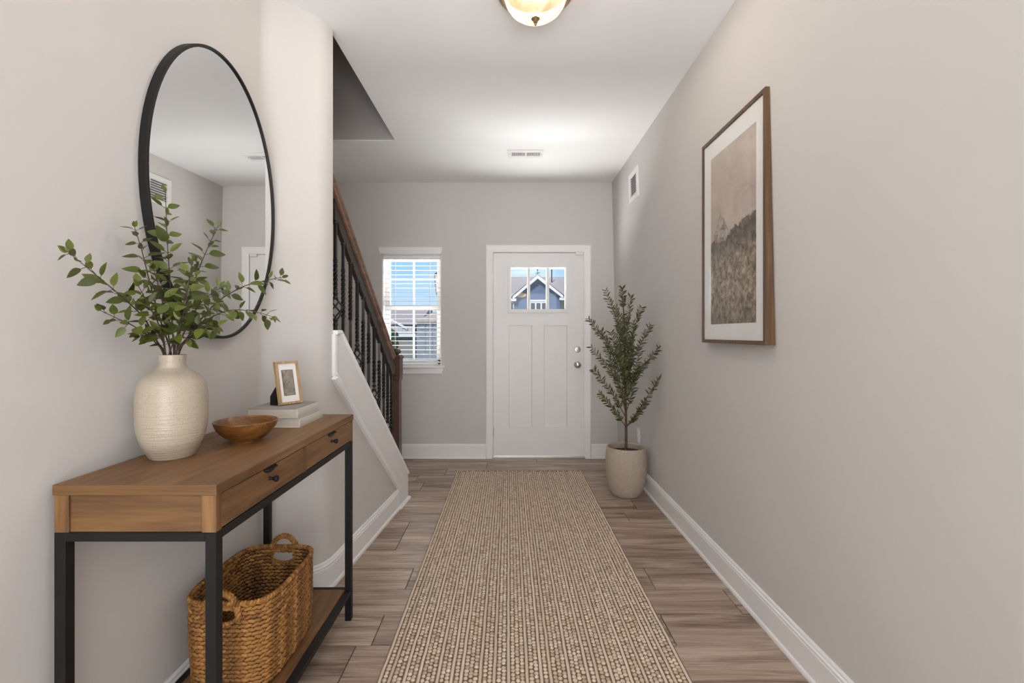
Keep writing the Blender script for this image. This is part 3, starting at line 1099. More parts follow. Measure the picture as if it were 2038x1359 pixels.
def nbox(bm, h0, h1, z0, z1):
    loft(bm, [[nc + TD * (sx_ * h) + ND * (sy_ * h) + Vector((0, 0, z)) for sx_, sy_ in ((-1, -1), (1, -1), (1, 1), (-1, 1))] for h, z in ((h0, z0), (h1, z1))])


nbox(bm, .040, .040, 0, .26); nbox(bm, .040, .033, .26, .29); nbox(bm, .033, .030, .29, .88)
nbox(bm, .030, .038, .88, .90); nbox(bm, .038, .038, .90, .915); nbox(bm, .038, .033, .915, .925)
nbox(bm, .039, .039, .925, 1.055); nbox(bm, .046, .046, 1.055, 1.070); nbox(bm, .040, .034, 1.070, 1.082)
newel = obj('newel_post', bm, M['newel'], RL)
bm = BM()
lathe(bm, [(.012, 0), (.018, .004), (.034, .016), (.037, .028), (.030, .042), (.014, .050), (.001, .052)], nc + Vector((0, 0, 1.080)), 24)
obj('ball_cap', bm, M['newel'], newel, smooth=True)

# ------------------------------------------------------------------ mirror
mY, mA, mB, mZ = 1.735, 0.355, 0.520, 1.745
MFX = XL + .036
MI = thing('wall_mirror', (XL, mY, mZ - mB), 'tall oval mirror in a thin black metal frame on the left wall', 'mirror')


SK = 0.033       # the mirror hangs very slightly out of parallel with the wall


def ell(k, d, n=96):
    out = []
    for i in range(n):
        y = (mA + k) * math.cos(2 * math.pi * i / n)
        out.append(Vector((XL + d + (SK * y if d > .005 else 0), mY + y, mZ + (mB + k) * math.sin(2 * math.pi * i / n))))
    return out


FD = MFX - XL
bm = BM()
rg = [ell(0, .001), ell(0, FD), ell(-.002, FD + .002), ell(-.009, FD + .002), ell(-.010, FD), ell(-.010, FD - .006), ell(-.020, .001)]
vs = loft(bm, rg, caps=False)
for i in range(96):
    j = (i + 1) % 96
    bm.faces.new((vs[-1][i], vs[-1][j], vs[0][j], vs[0][i]))
obj('mirror_frame', bm, M['black'], MI, smooth=True, angle=35)
bm = BM()
prism(bm, ell(-.0095, FD - .008), (.004, 0, 0))
obj('mirror_glass', bm, M['mirror'], MI)

# ------------------------------------------------------------------ console table
TX0, TX1, TY0, TY1 = -1.063, -0.684, 1.103, 2.068
TZ = .890
CT = thing('console_table', ((TX0 + TX1) / 2, (TY0 + TY1) / 2, 0), 'oak console table with two drawers on a slim black metal frame', 'console table')
ZT = TZ - .024; ZA = .778
obj('tabletop', bbox(TX0 - .002, TX1 + .002, TY0 + .002, TY1 - .002, ZT, TZ, bevel=.0006), M['oak_y'], CT)
for ya in (TY0 - .002, TY1 - .002):
    obj('edge_band', bbox(TX0 - .002, TX1 + .002, ya, ya + .004, ZT, TZ, bevel=.0006), M['oak_x'], CT)
pw = .034
for (xa, ya) in ((TX0, TY0), (TX1 - pw, TY0), (TX0, TY1 - .022), (TX1 - pw, TY1 - .022)):
    obj('corner_post', bbox(xa, xa + pw, ya, ya + .022, ZA, ZT, bevel=.001), M['oak_z'], CT)
obj('end_panel', bbox(TX0 + pw, TX1 - pw, TY0 + .005, TY0 + .020, ZA, ZT, bevel=.0008), M['oak_x'], CT)
obj('end_panel', bbox(TX0 + pw, TX1 - pw, TY1 - .020, TY1 - .005, ZA, ZT, bevel=.0008), M['oak_x'], CT)
obj('back_panel', bbox(TX0, TX0 + .012, TY0 + .022, TY1 - .022, ZA, ZT, bevel=0), M['oak_y'], CT)
obj('divider', bbox(TX1 - .05, TX1 - .001, 1.576, 1.596, ZA, ZT, bevel=.0008), M['oak_z'], CT)
obj('bottom_panel', bbox(TX0 + .012, TX1 - .02, TY0 + .022, TY1 - .022, ZA, ZA + .010, bevel=0), M['oak_y'], CT)
for ya, yb in ((1.1275, 1.5745), (1.5975, 2.0435)):
    d = obj('drawer', bbox(TX1 - .022, TX1 - .001, ya, yb, ZA + .003, ZT - .003, bevel=.001), M['oak_y'], CT)
    yc = (ya + yb) / 2
    bm = BM()
    axis_lathe(bm, [(.006, 0), (.0045, .004), (.0045, .011), (.008, .015), (.0095, .019), (.0085, .024), (.004, .026)], (TX1 - .001, yc, .829), (1, 0, 0), 20)
    obj('knob', bm, M['black'], d, smooth=True)
    bm = BM()
    hp_ = [(-.034, .0), (-.030, -.006), (-.018, -.012), (0, -.014), (.018, -.012), (.030, -.006), (.034, 0)]
    ring0 = [Vector((TX1 - .001, yc + a, ZT - .004 + b_)) for a, b_ in hp_]
    prism(bm, ring0, (.004, 0, 0))
    prism(bm, [Vector((TX1 - .001, yc - .032, ZT - .0035)), Vector((TX1 + .011, yc - .026, ZT - .005)), Vector((TX1 + .011, yc + .026, ZT - .005)), Vector((TX1 - .001, yc + .032, ZT - .0035))], (0, 0, -.003))
    obj('tab_pull', bm, M['black'], d)
lw_ = .026
for (xa, ya) in ((TX0, TY0), (TX1 - lw_, TY0), (TX0, TY1 - lw_), (TX1 - lw_, TY1 - lw_)):
    obj('leg', bbox(xa, xa + lw_, ya, ya + lw_, 0, ZA - .0, bevel=.0012), M['black'], CT)
rh = .021
for xa in (TX0, TX1 - lw_):
    obj('upper_rail', bbox(xa, xa + lw_, TY0 + lw_, TY1 - lw_, ZA - rh, ZA, bevel=.0012), M['black'], CT)
    obj('shelf_rail', bbox(xa, xa + lw_, TY0 + lw_, TY1 - lw_, .113, .134, bevel=.0012), M['black'], CT)
for ya in (TY0, TY1 - lw_):
    obj('upper_rail', bbox(TX0 + lw_, TX1 - lw_, ya, ya + lw_, ZA - rh, ZA, bevel=.0012), M['black'], CT)
    obj('shelf_rail', bbox(TX0 + lw_, TX1 - lw_, ya, ya + lw_, .113, .134, bevel=.0012), M['black'], CT)
obj('shelf_board', bbox(TX0 + lw_, TX1 - lw_, TY0 + lw_, TY1 - lw_, .113, .137, bevel=.001), M['oak_y'], CT)

# ------------------------------------------------------------------ vase
VX, VY = -.970, 1.362
VA = None
prof0 = [(765, .053), (760, .0555), (740, .060), (700, .0685), (640, .078), (560, .0855), (450, .0884), (320, .087), (250, .082), (215, .0745), (185, .062),
         (160, .047), (140, .037), (110, .0325), (70, .0335), (50, .0350)]
pr = [(r_, (765 - y) * .000407) for y, r_ in prof0]
zt = pr[-1][1]
pr = [(0.001, 0)] + pr + [(.0335, zt + .002), (.031, zt), (.029, zt - .02), (.029, zt - .05), (.035, zt - .07)]
# smooth profile
sp = spline([Vector((a, b_, 0)) for a, b_ in pr[1:17]], 4)
full = [(0.001, 0)] + [(p.x, p.y) for p in sp] + pr[17:]
bm = BM()
lathe(bm, full, (VX, VY, TZ), 64, False)
VA = obj('ceramic_vase', bm, M['vase'], None, (VX, VY, TZ), smooth=True, angle=60)
tag(VA, 'tall cream speckled ceramic vase holding leafy branches on the console table', 'vase')
ZM = TZ + zt

# leaf meshes
def leaf_mesh(name, w, curl, fold, mat, L=1.0, n=6):
    bm = BM()
    rows = []
    for i in range(n + 1):
        t = i / n
        wd = w * (math.sin(math.pi * min(1, t ** .8)) ** .85) * (1 - .15 * t) if 0 < t < 1 else 0.006
        y = t * L
        z = curl * math.sin(t * math.pi * .6) * t
        rows.append([Vector((-wd, y, z + fold * wd)), Vector((0, y, z)), Vector((wd, y, z + fold * wd))])
    vs_ = [[bm.verts.new(p) for p in r_] for r_ in rows]
    for a, b_ in zip(vs_[:-1], vs_[1:]):
        for i in (0, 1): bm.faces.new((a[i], a[i + 1], b_[i + 1], b_[i]))
    for f in bm.faces: f.smooth = True
    me_ = bpy.data.meshes.new(name); bm.to_mesh(me_); bm.free(); me_.materials.append(mat)
    return me_


leafs = [leaf_mesh('leaf', .29, -.22, .30, M['leaf']), leaf_mesh('leaf', .33, -.34, .22, M['leaf']), leaf_mesh('leaf', .26, .10, .38, M['leaf'])]


def orient(p, d, nrm, s):
    y = d.normalized()
    x = y.cross(nrm).normalized()
    z = x.cross(y)
    return Matrix(((x.x * s, y.x * s, z.x * s, p.x), (x.y * s, y.y * s, z.y * s, p.y), (x.z * s, y.z * s, z.z * s, p.z), (0, 0, 0, 1)))


def rnd(a): return Vector((random.uniform(-a, a), random.uniform(-a, a), random.uniform(-a, a)))


TOCAM = Vector((.62, -.72, .15)).normalized()
mouth = Vector((VX, VY, ZM))


def branch(label, pix, start, leafstart=.2, gap=.021, size=.030, r0=.0026, seed=1):
    random.seed(seed)
    pts = [mouth + Vector((start[0] * .5, start[1] * .5, -.13)), mouth + Vector((start[0], start[1], -.004))] + [P(*q) for q in pix]
    path = spline(pts, 6)
    base = path[0].copy()
    br = thing('leafy_branch', base, label, 'branch', 'green branches in the vase')
    n_ = len(path)
    bm = BM()
    tube(bm, path, [r0 * (1 - .72 * i / n_) for i in range(n_)], 6)
    dist = [0]
    for a, b_ in zip(path[:-1], path[1:]): dist.append(dist[-1] + (b_ - a).length)
    tot = dist[-1]
    s = .13 + (tot - .13) * leafstart
    k = 0
    spots = []
    while s < tot:
        i = max(j for j in range(n_) if dist[j] <= s)
        i = min(i, n_ - 2)
        p = path[i].lerp(path[i + 1], (s - dist[i]) / max(1e-6, dist[i + 1] - dist[i]))
        t = (path[i + 1] - path[i]).normalized()
        side = t.cross(TOCAM).normalized(); dep = t.cross(side).normalized()
        frac = s / tot
        for q in (-1, 1):
            sd = side * q if k % 2 == 0 else (dep * q * .8 + side * random.uniform(-.7, .7))
            d_ = (t * random.uniform(.35, .8) + sd + rnd(.22)).normalized()
            sz = size * 1.28 * random.uniform(.75, 1.2) * (1.0 if frac < .85 else .72)
            pl = .010 * random.uniform(.5, 1.3)
            tube(bm, [p, p + d_ * pl], .0007, 4, caps=False)
            nrm = (TOCAM * .75 + Vector((0, 0, .8)) + rnd(.7)).normalized()
            spots.append((p + d_ * pl, d_, nrm, sz))
        k += 1
        s += gap * .88 * random.uniform(.85, 1.2)
    t = (path[-1] - path[-2]).normalized()
    for _ in range(2):
        spots.append((path[-1], (t + rnd(.5)).normalized(), (TOCAM + rnd(.6)).normalized(), size * .7))
    obj('stem', bm, M['twig'], br, smooth=True)
    for p, d_, nrm, sz in spots:
        tip = p + d_ * sz
        if min(p.x, tip.x) < XL + .012: continue
        if min(p.z, tip.z) < TZ + .31 and abs(tip.x - VX) < .05: continue
        link_mesh('leaf', random.choice(leafs), br, M=orient(p, d_, nrm, sz))
    return br


branch('longest leafy branch on the left, reaching the leftmost leaf tip',
       [(313, 680, 1.33), (285, 631, 1.27), (237, 586, 1.20), (192, 548, 1.14), (136, 502, 1.08)], (-.012, -.010), .32, .024, .031, seed=3)
branch('low left branch ending below the long left one',
       [(306, 678, 1.31), (268, 650, 1.24), (234, 634, 1.19), (200, 618, 1.15)], (-.014, -.014), .3, .022, .027, seed=4)
branch('upper left branch crossing the mirror frame',
       [(320, 640, 1.35), (300, 570, 1.33), (284, 505, 1.32), (268, 452, 1.31)], (-.006, .004), .32, .022, .029, seed=5)
branch('tallest upright branch in the middle of the vase',
       [(343, 650, 1.36), (339, 570, 1.36), (333, 480, 1.36), (329, 382, 1.36)], (0, .006), .25, .024, .032, seed=6)
branch('upper right branch standing before the mirror glass',
       [(362, 640, 1.38), (380, 580, 1.40), (406, 510, 1.42), (434, 450, 1.44)], (.006, .006), .25, .022, .029, seed=7)
branch('longest right branch, its tip past the mirror edge at the far right',
       [(385, 655, 1.38), (430, 603, 1.41), (480, 572, 1.44), (520, 560, 1.46), (561, 552, 1.48)], (.014, .002), .3, .021, .030, seed=8)
branch('lower right branch running almost level under the longest right one',
       [(376, 675, 1.34), (410, 638, 1.34), (455, 618, 1.35), (500, 619, 1.36), (542, 630, 1.37)], (.014, -.010), .36, .021, .028, seed=9)
branch('short bushy branch leaning to the viewer left of the vase neck',
       [(322, 660, 1.30), (300, 615, 1.26), (276, 570, 1.22)], (-.008, -.016), .28, .019, .030, seed=10)
branch('short bushy branch leaning to the viewer just right of centre',
       [(356, 660, 1.31), (368, 610, 1.27), (378, 550, 1.23)], (.002, -.018), .25, .019, .031, seed=11)
branch('short branch low on the right hanging over the vase shoulder',
       [(378, 668, 1.33), (404, 650, 1.31), (432, 652, 1.29)], (.012, -.012), .3, .018, .028, seed=12)
branch('short branch low on the left hanging over the vase shoulder',
       [(322, 676, 1.31), (298, 662, 1.28), (278, 668, 1.26)], (-.012, -.012), .3, .018, .028, seed=13)
branch('inner branch left of the tallest one, ending in the dense middle',
       [(332, 640, 1.34), (318, 580, 1.31), (306, 535, 1.29)], (-.004, -.004), .25, .019, .031, seed=14)
branch('inner branch right of the tallest one, ending against the mirror glass',
       [(358, 640, 1.35), (372, 575, 1.35), (384, 520, 1.36)], (.004, 0), .25, .019, .031, seed=15)
branch('inner branch to the right filling the space above the vase shoulder',
       [(372, 650, 1.35), (402, 600, 1.35), (440, 572, 1.36)], (.010, -.002), .28, .019, .030, seed=16)
random.seed(21)

# ------------------------------------------------------------------ bowl
BX, BY = -.868, 1.560
BWL = thing('wooden_bowl', (BX, BY, TZ), None)
bpy.data.objects.remove(BWL)
bm = BM()
po = [(.001, 0), (.042, 0), (.043, .004), (.060, .012), (.078, .026), (.090, .042), (.0955, .055), (.0960, .0575), (.0945, .0585), (.0925, .0575),
      (.086, .042), (.072, .026), (.052, .013), (.025, .008), (.001, .007)]
lathe(bm, [(r_, z_ * 1.16) for r_, z_ in po], (BX, BY, TZ), 64, False)
bo = obj('wooden_bowl', bm, M['bowl'], None, (BX, BY, TZ), smooth=True, angle=70)
tag(bo, 'shallow wooden bowl on the console table between vase and books', 'bowl')

# ------------------------------------------------------------------ books
M['cover_grey'] = paint('grey_cloth', srgb(150, 146, 140), 0.8, 0.03, 60, 0.2, 400)
M['cover_white'] = paint('pale_cover', srgb(205, 200, 192), 0.6, 0.02, 60, 0.1, 400)
m, nt, b = new_mat('page_block')
tc = N(nt, 'ShaderNodeTexCoord'); mp = N(nt, 'ShaderNodeMapping'); mp.inputs['Scale'].default_value = (3, 3, 900)
nt.links.new(tc.outputs['Object'], mp.inputs[0])
n = N(nt, 'ShaderNodeTexNoise', Scale=1.0, Detail=2.0); nt.links.new(mp.outputs[0], n.inputs['Vector'])
r = ramp(nt, n.outputs['Fac'], [(.3, srgb(178, 168, 152)), (.7, srgb(216, 208, 196))]); nt.links.new(r.outputs[0], b.inputs['Base Color'])
b.inputs['Roughness'].default_value = .9
M['pages'] = m


def book(x0, x1, y0, y1, z0, z1, label, cov, rot=0):
    bk = thing('book', ((x0 + x1) / 2, (y0 + y1) / 2, z0), label, 'book', 'books under the small photo frame')
    c = .0022
    obj('page_block', bbox(x0 + .003, x1 - .004, y0 + .003, y1 - .003, z0 + c, z1 - c, bevel=0), M['pages'], bk)
    bm = BM()
    box(bm, x0, x1 - .001, y0, y1, z0, z0 + c); box(bm, x0, x1 - .001, y0, y1, z1 - c, z1)
    obj('cover', bm, M[cov], bk)
    bm = BM()
    zz = [z0 + (z1 - z0) * i / 6 for i in range(7)]
    fr_ = [Vector((x1 - .0005 + .0022 * math.sin(math.pi * i / 6), y0, z)) for i, z in enumerate(zz)]
    bk_ = [Vector((x1 - .004, y0, z)) for z in zz[::-1]]
    prism(bm, fr_ + bk_, (0, y1 - y0, 0))
    obj('spine', bm, M['cover_white'], bk)
    return bk


book(-.995, -.787, 1.776, 1.992, TZ, TZ + .0335, 'lower pale hardback book lying on the console table', 'cover_white')
book(-.985, -.794, 1.774, 1.966, TZ + .0337, TZ + .071, 'upper hardback book with grey cover under the small photo frame', 'cover_grey')

# ------------------------------------------------------------------ small photo frame
ZF = TZ + .071
fb = Vector((-.889, 1.838, ZF)); fe = Vector((.52, .854, 0)).normalized(); fn = Vector((.854, -.52, 0)).normalized()
lean = R(12)
fu = (UP * math.cos(lean) - fn * math.sin(lean)).normalized(); fo = fe.cross(fu).normalized()
if fo.dot(fn) < 0: fo = -fo
PF = thing('photo_frame', fb, 'small light oak photo frame leaning back on the stacked books', 'photo frame')
FW, FH, FT = .098, .172, .015


def fbox(bm, a0, a1, h0, h1, d0, d1):
    c_ = [fb + UP * (FT * math.sin(lean) + .0003) * 1.0 + fe * a + fu * h + fo * (d - 0.0) for d in (d0, d1) for a, h in ((a0, h0), (a1, h0), (a1, h1), (a0, h1))]
    v = [bm.verts.new(p) for p in c_]
    for f in ((0, 1, 2, 3), (7, 6, 5, 4), (0, 4, 5, 1), (1, 5, 6, 2), (2, 6, 7, 3), (3, 7, 4, 0)): bm.faces.new([v[i] for i in f])


bm = BM(); fw = .009
fbox(bm, 0, fw, 0, FH, -FT, 0); fbox(bm, FW - fw, FW, 0, FH, -FT, 0); fbox(bm, fw, FW - fw, 0, fw, -FT, 0); fbox(bm, fw, FW - fw, FH - fw, FH, -FT, 0)
obj('frame', bm, M['light_oak'], PF)
bm = BM(); fbox(bm, fw, FW - fw, fw, FH - fw, -.008, -.006)
mt_ = obj('mat_board', bm, M['mat'], PF)
# faded photo
m, nt, b = new_mat('faded_photo')
tc = N(nt, 'ShaderNodeTexCoord')
n = N(nt, 'ShaderNodeTexNoise', Scale=55.0, Detail=5.0, Distortion=.8); nt.links.new(tc.outputs['Object'], n.inputs['Vector'])
n2 = N(nt, 'ShaderNodeTexGradient', gradient_type='SPHERICAL')
mp = N(nt, 'ShaderNodeMapping', vector_type='POINT'); mp.inputs['Location'].default_value = (-.45, -.75, -2.3); mp.inputs['Scale'].default_value = (25, 25, 25)
nt.links.new(tc.outputs['Object'], mp.inputs[0]); nt.links.new(mp.outputs[0], n2.inputs['Vector'])
mu = N(nt, 'ShaderNodeMath', operation='MULTIPLY'); nt.links.new(n.outputs['Fac'], mu.inputs[0]); nt.links.new(n2.outputs['Fac'], mu.inputs[1])
r = ramp(nt, n.outputs['Fac'], [(.30, srgb(112, 102, 92)), (.5, srgb(140, 130, 118)), (.68, srgb(158, 148, 136))]); nt.links.new(r.outputs[0], b.inputs['Base Color'])
b.inputs['Roughness'].default_value = .5
bm = BM(); fbox(bm, .026, FW - .026, .036, FH - .036, -.006, -.0056)
obj('photo', bm, m, PF)
bm = BM(); fbox(bm, .0245, .026, .0345, FH - .0345, -.006, -.0050); fbox(bm, FW - .026, FW - .0245, .0345, FH - .0345, -.006, -.0050)
fbox(bm, .026, FW - .026, .0345, .036, -.006, -.005); fbox(bm, .026, FW - .026, FH - .036, FH - .0345, -.006, -.005)
obj('mat_bevel', bm, M['raildark'], PF)
bm = BM(); fbox(bm, .004, FW - .004, .004, FH - .004, -FT - .002, -FT)
obj('backing', bm, M['black'], PF)
bm = BM()
a0 = fb + fe * .010 + fu * .085 - fo * (FT + .002)
a1 = a0 + fe * .030
f0 = fb + fe * -.004 - fn * .062; f0.z = ZF + .0004
f1 = f0 + fe * .050
q0 = fb + fe * -.004 - fn * .030; q0.z = ZF + .0004
prism(bm, [a0, a0 - fu * .0 - fn * .012 - UP * .006, f0 + UP * .034, f0, f0 + fn * .006, q0 + fn * .004], fe * .006)
bm2 = bm
prism(bm, [a0 + UP * 0, a1, f1, f0], -fn * .002)
obj('easel_back', bm, M['black'], PF)

# ------------------------------------------------------------------ woven basket
KX, KY, KZ0, KZ1 = -.882, 1.650, .138, .418
KA, KB, KE = .140, .196, 4.4
BK = thing('woven_basket', (KX, KY, KZ0), 'oval woven seagrass basket with looped handles on the shelf of the console table', 'basket')


def sup(th, k=0.0, tap=1.0):
    c_, s_ = math.cos(th), math.sin(th)
    r_ = (abs(c_) ** KE + abs(s_) ** KE) ** (-1 / KE)
    return Vector((KX + (KA * tap + k) * r_ * c_, KY + (KB * tap + k) * r_ * s_, 0))


# arc-length parametrisation
NP = 720
thp = [2 * math.pi * i / NP for i in range(NP + 1)]
cp = [sup(t) for t in thp]
al = [0]
for a, b_ in zip(cp[:-1], cp[1:]): al.append(al[-1] + (b_ - a).length)
PL = al[-1]


def at_s(s):
    s = s % PL
    i = int(np.searchsorted(al, s)) - 1
    i = max(0, min(NP - 1, i))
    f = (s - al[i]) / (al[i + 1] - al[i])
    th = thp[i] + (thp[i + 1] - thp[i]) * f
    p = cp[i].lerp(cp[i + 1], f)
    t = (cp[i + 1] - cp[i]).normalized()
    return p, t, Vector((t.y, -t.x, 0)), th


# bump template (ellipsoid)
def ellip(nu=8, nv=5):
    V, F = [], []
    for j in range(nv):
        ph = math.pi * (j + .5) / nv
        for i in range(nu):
            t = 2 * math.pi * i / nu
            V.append((math.cos(ph), math.sin(ph) * math.cos(t), math.sin(ph) * math.sin(t)))
    for j in range(nv - 1):
        for i in range(nu):
            a = j * nu + i; b_ = j * nu + (i + 1) % nu
            F.append((a, b_, b_ + nu, a + nu))
    return np.array(V), np.array(F)


EV, EF = ellip(8, 6)
rowh = .0131
nrow = 21
hole_hw = .043


def in_hole(p, z, pad=0.0):
    return abs(p.x - KX) < hole_hw + pad and abs(p.y - KY) > KB * .8 and .350 - pad < z < .392 + pad


for rw in range(nrow):
    z = KZ0 + .008 + rw * rowh
    tap = .955 + .045 * min(1, rw / 10)
    nb = int(PL / .0190)
    Vs, Fs = [], []
    for i in range(nb):
        s = (i + .5 * (rw % 2)) * PL / nb + random.uniform(-.0015, .0015)
        p, t, nn, th = at_s(s)
        if in_hole(p, z): continue
        p = sup(th, 0, tap)
        tilt_ = (1 if rw % 2 else -1) * R(random.uniform(10, 24))
        a = t * math.cos(tilt_) + UP * math.sin(tilt_)
        b_ = UP * math.cos(tilt_) - t * math.sin(tilt_)
        Mx = np.array([a * .0132, nn * .0064, b_ * .0068 * random.uniform(.9, 1.1)])
        V = EV @ Mx + np.array([p.x + nn.x * random.uniform(-.001, .0015), p.y + nn.y * random.uniform(-.001, .0015), z])
        Fs.append(EF + len(Vs) * len(EV)); Vs.append(V)
    np_mesh('woven_row', np.vstack(Vs), np.vstack(Fs), M['wicker'], BK, kind='stuff')
bm = BM()
nseg = 160
zs_ = [KZ0, .20, .26, .31, .347, .392, .405, .414]
grid = []
for z in zs_:
    tap = .955 + .045 * min(1, (z - KZ0) / .15)
    grid.append([[bm.verts.new(Vector((0, 0, z)) + sup(2 * math.pi * i / nseg, d, tap)) for i in range(nseg)] for d in (-.002, .002)])
for a in range(len(zs_) - 1):
    for i in range(nseg):
        j = (i + 1) % nseg
        pm = sup(2 * math.pi * (i + .5) / nseg)
        if zs_[a] >= .347 and zs_[a + 1] <= .392 and abs(pm.x - KX) < hole_hw and abs(pm.y - KY) > KB * .8: continue
        for d in (0, 1):
            bm.faces.new((grid[a][d][i], grid[a][d][j], grid[a + 1][d][j], grid[a + 1][d][i]))
obj('basket_core', bm, M['wicker_dark'], BK)
bm = BM()
prism(bm, [Vector((0, 0, KZ0)) + sup(2 * math.pi * i / 48, -.002, .955) for i in range(48)], (0, 0, .008))
obj('basket_base', bm, M['wicker_dark'], BK)
# rim: wrapped roll
Vs, Fs = [], []
nb = int(PL / .0092)
for i in range(nb):
    p, t, nn, th = at_s(i * PL / nb)
    a = (UP * .8 + t * .6).normalized(); b_ = (t * .8 - UP * .6).normalized()
    Mx = np.array([a * .0090, nn * .0090, b_ * .0060])
    V = EV @ Mx + np.array([p.x, p.y, KZ1 - .005])
    Fs.append(EF + len(Vs) * len(EV)); Vs.append(V)
np_mesh('rim', np.vstack(Vs), np.vstack(Fs), M['wicker'], BK, kind='stuff')


def wrap(name, path, r_):
    Vs, Fs = [], []
    fr_ = frames(path)
    for k, (p, t, a, b_) in enumerate(fr_):
        ax_ = (a * .8 + t * .6)
        for q in range(3):
            th = 2 * math.pi * q / 3 + k * .9
            o_ = a * math.cos(th) + b_ * math.sin(th)
            tt = t.cross(o_)
            d1 = (tt * .75 + t * .66).normalized(); d2 = o_.cross(d1).normalized()
            Mx = np.array([d1 * r_ * 1.35, o_ * r_ * .55, d2 * r_ * .6])
            V = EV @ Mx + np.array(p + o_ * r_ * .5)
            Fs.append(EF + len(Vs) * len(EV)); Vs.append(V)
    np_mesh(name, np.vstack(Vs), np.vstack(Fs), M['wicker'], BK, kind=None)


for sgn in (-1, 1):
    pts = []
    yb = KY + sgn * (KB + .004)
    for k in range(40):
        a = math.pi * k / 39
        pts.append(Vector((KX - .054 * math.cos(a), yb + sgn * .004, .372 + .078 * math.sin(a))))
    wrap('handle', pts, .0088)
    wrap('hole_edge', [Vector((KX - .046 * math.cos(math.pi * k / 27), yb - sgn * .003, .374 - .024 * math.sin(math.pi * k / 27))) for k in range(28)], .0052)
    wrap('handle_bar', [Vector((KX - .045 + .0904 * k / 24, yb, .402)) for k in range(25)], .0075)

# ------------------------------------------------------------------ framed landscape on the right wall
PX = xr(1.7)
PY0, PY1, PZ0, PZ1 = 1.880, 2.497, 1.197, 2.227
PC = thing('framed_picture', (PX, (PY0 + PY1) / 2, PZ0), 'tall oak framed landscape print with white mat on the right wall', 'picture')
pfx = 1.020   # front plane
fwid = .017
backx = lambda z: xr(z) - .001


def pbox(bm, y0, y1, z0, z1, x0, x1=None):
    if x1 is None:
        prism(bm, [Vector((x0, y0, z0)), Vector((backx(z0), y0, z0)), Vector((backx(z1), y0, z1)), Vector((x0, y0, z1))], (0, y1 - y0, 0))
    else:
        box(bm, x0, x1, y0, y1, z0, z1)


bm = BM()
pbox(bm, PY0, PY0 + fwid, PZ0, PZ1, pfx); pbox(bm, PY1 - fwid, PY1, PZ0, PZ1, pfx)
pbox(bm, PY0 + fwid, PY1 - fwid, PZ0, PZ0 + fwid, pfx); pbox(bm, PY0 + fwid, PY1 - fwid, PZ1 - fwid, PZ1, pfx)
obj('frame', bm, M['frame_oak'], PC)
bm = BM(); pbox(bm, PY0 + fwid, PY1 - fwid, PZ0 + fwid, PZ1 - fwid, pfx + .007, pfx + .010)
obj('mat_board', bm, M['mat'], PC)
# procedural print
AY0, AY1, AZ0, AZ1 = 1.962, 2.400, 1.290, 2.125
m, nt, b = new_mat('landscape_print')
L = nt.links
g = N(nt, 'ShaderNodeNewGeometry'); sep = N(nt, 'ShaderNodeSeparateXYZ'); L.new(g.outputs['Position'], sep.inputs[0])


def mr_(v, a, b_, c=0., d=1., clamp=True):
    n_ = N(nt, 'ShaderNodeMapRange'); n_.clamp = clamp
    L.new(v, n_.inputs['Value'])
    for k, x in (('From Min', a), ('From Max', b_), ('To Min', c), ('To Max', d)): n_.inputs[k].default_value = x
    return n_.outputs[0]


def ma_(op, a, b_=None, c=None):
    n_ = N(nt, 'ShaderNodeMath', operation=op)
    for i, x in enumerate((a, b_, c)):
        if x is None: continue
        if isinstance(x, (int, float)): n_.inputs[i].default_value = x
        else: L.new(x, n_.inputs[i])
    return n_.outputs[0]


sN = mr_(sep.outputs['Y'], AY1, AY0, 0, 1, False)     # 0 left (far) .. 1 right (near)
tN = mr_(sep.outputs['Z'], AZ0, AZ1, 0, 1, False)
nz = N(nt, 'ShaderNodeTexNoise', Scale=9.0, Detail=7.0, Roughness=.65, Distortion=.6); L.new(g.outputs['Position'], nz.inputs['Vector'])
nzf = N(nt, 'ShaderNodeTexNoise', Scale=30.0, Detail=9.0, Roughness=.82, Distortion=.35); L.new(g.outputs['Position'], nzf.inputs['Vector'])
jag = ma_('MULTIPLY', ma_('SUBTRACT', nz.outputs['Fac'], .5), .22)
jagf = ma_('MULTIPLY', ma_('SUBTRACT', nzf.outputs['Fac'], .5), .06)
# peak
pk = ma_('SUBTRACT', .665, ma_('MULTIPLY', ma_('ABSOLUTE', ma_('SUBTRACT', sN, .25)), .75))
pk = ma_('ADD', pk, jagf)
pkm = mr_(ma_('SUBTRACT', pk, tN), -.004, .004)
# ridge
rd = ma_('ADD', ma_('ADD', .485, ma_('MULTIPLY', ma_('POWER', ma_('ABSOLUTE', ma_('SUBTRACT', sN, .15)), 1.5), .10)), ma_('ADD', jag, jagf))
rdm = mr_(ma_('SUBTRACT', rd, tN), -.004, .006)
gm = mr_(ma_('ADD', tN, jag), .47, .34)


def mixc(f, a, b_):
    n_ = N(nt, 'ShaderNodeMix'); n_.data_type = 'RGBA'; L.new(f, n_.inputs['Factor'])
    for k, x in (('A', a), ('B', b_)):
        if isinstance(x, tuple): n_.inputs[k].default_value = (*x, 1)
        else: L.new(x, n_.inputs[k])
    return n_.outputs['Result']


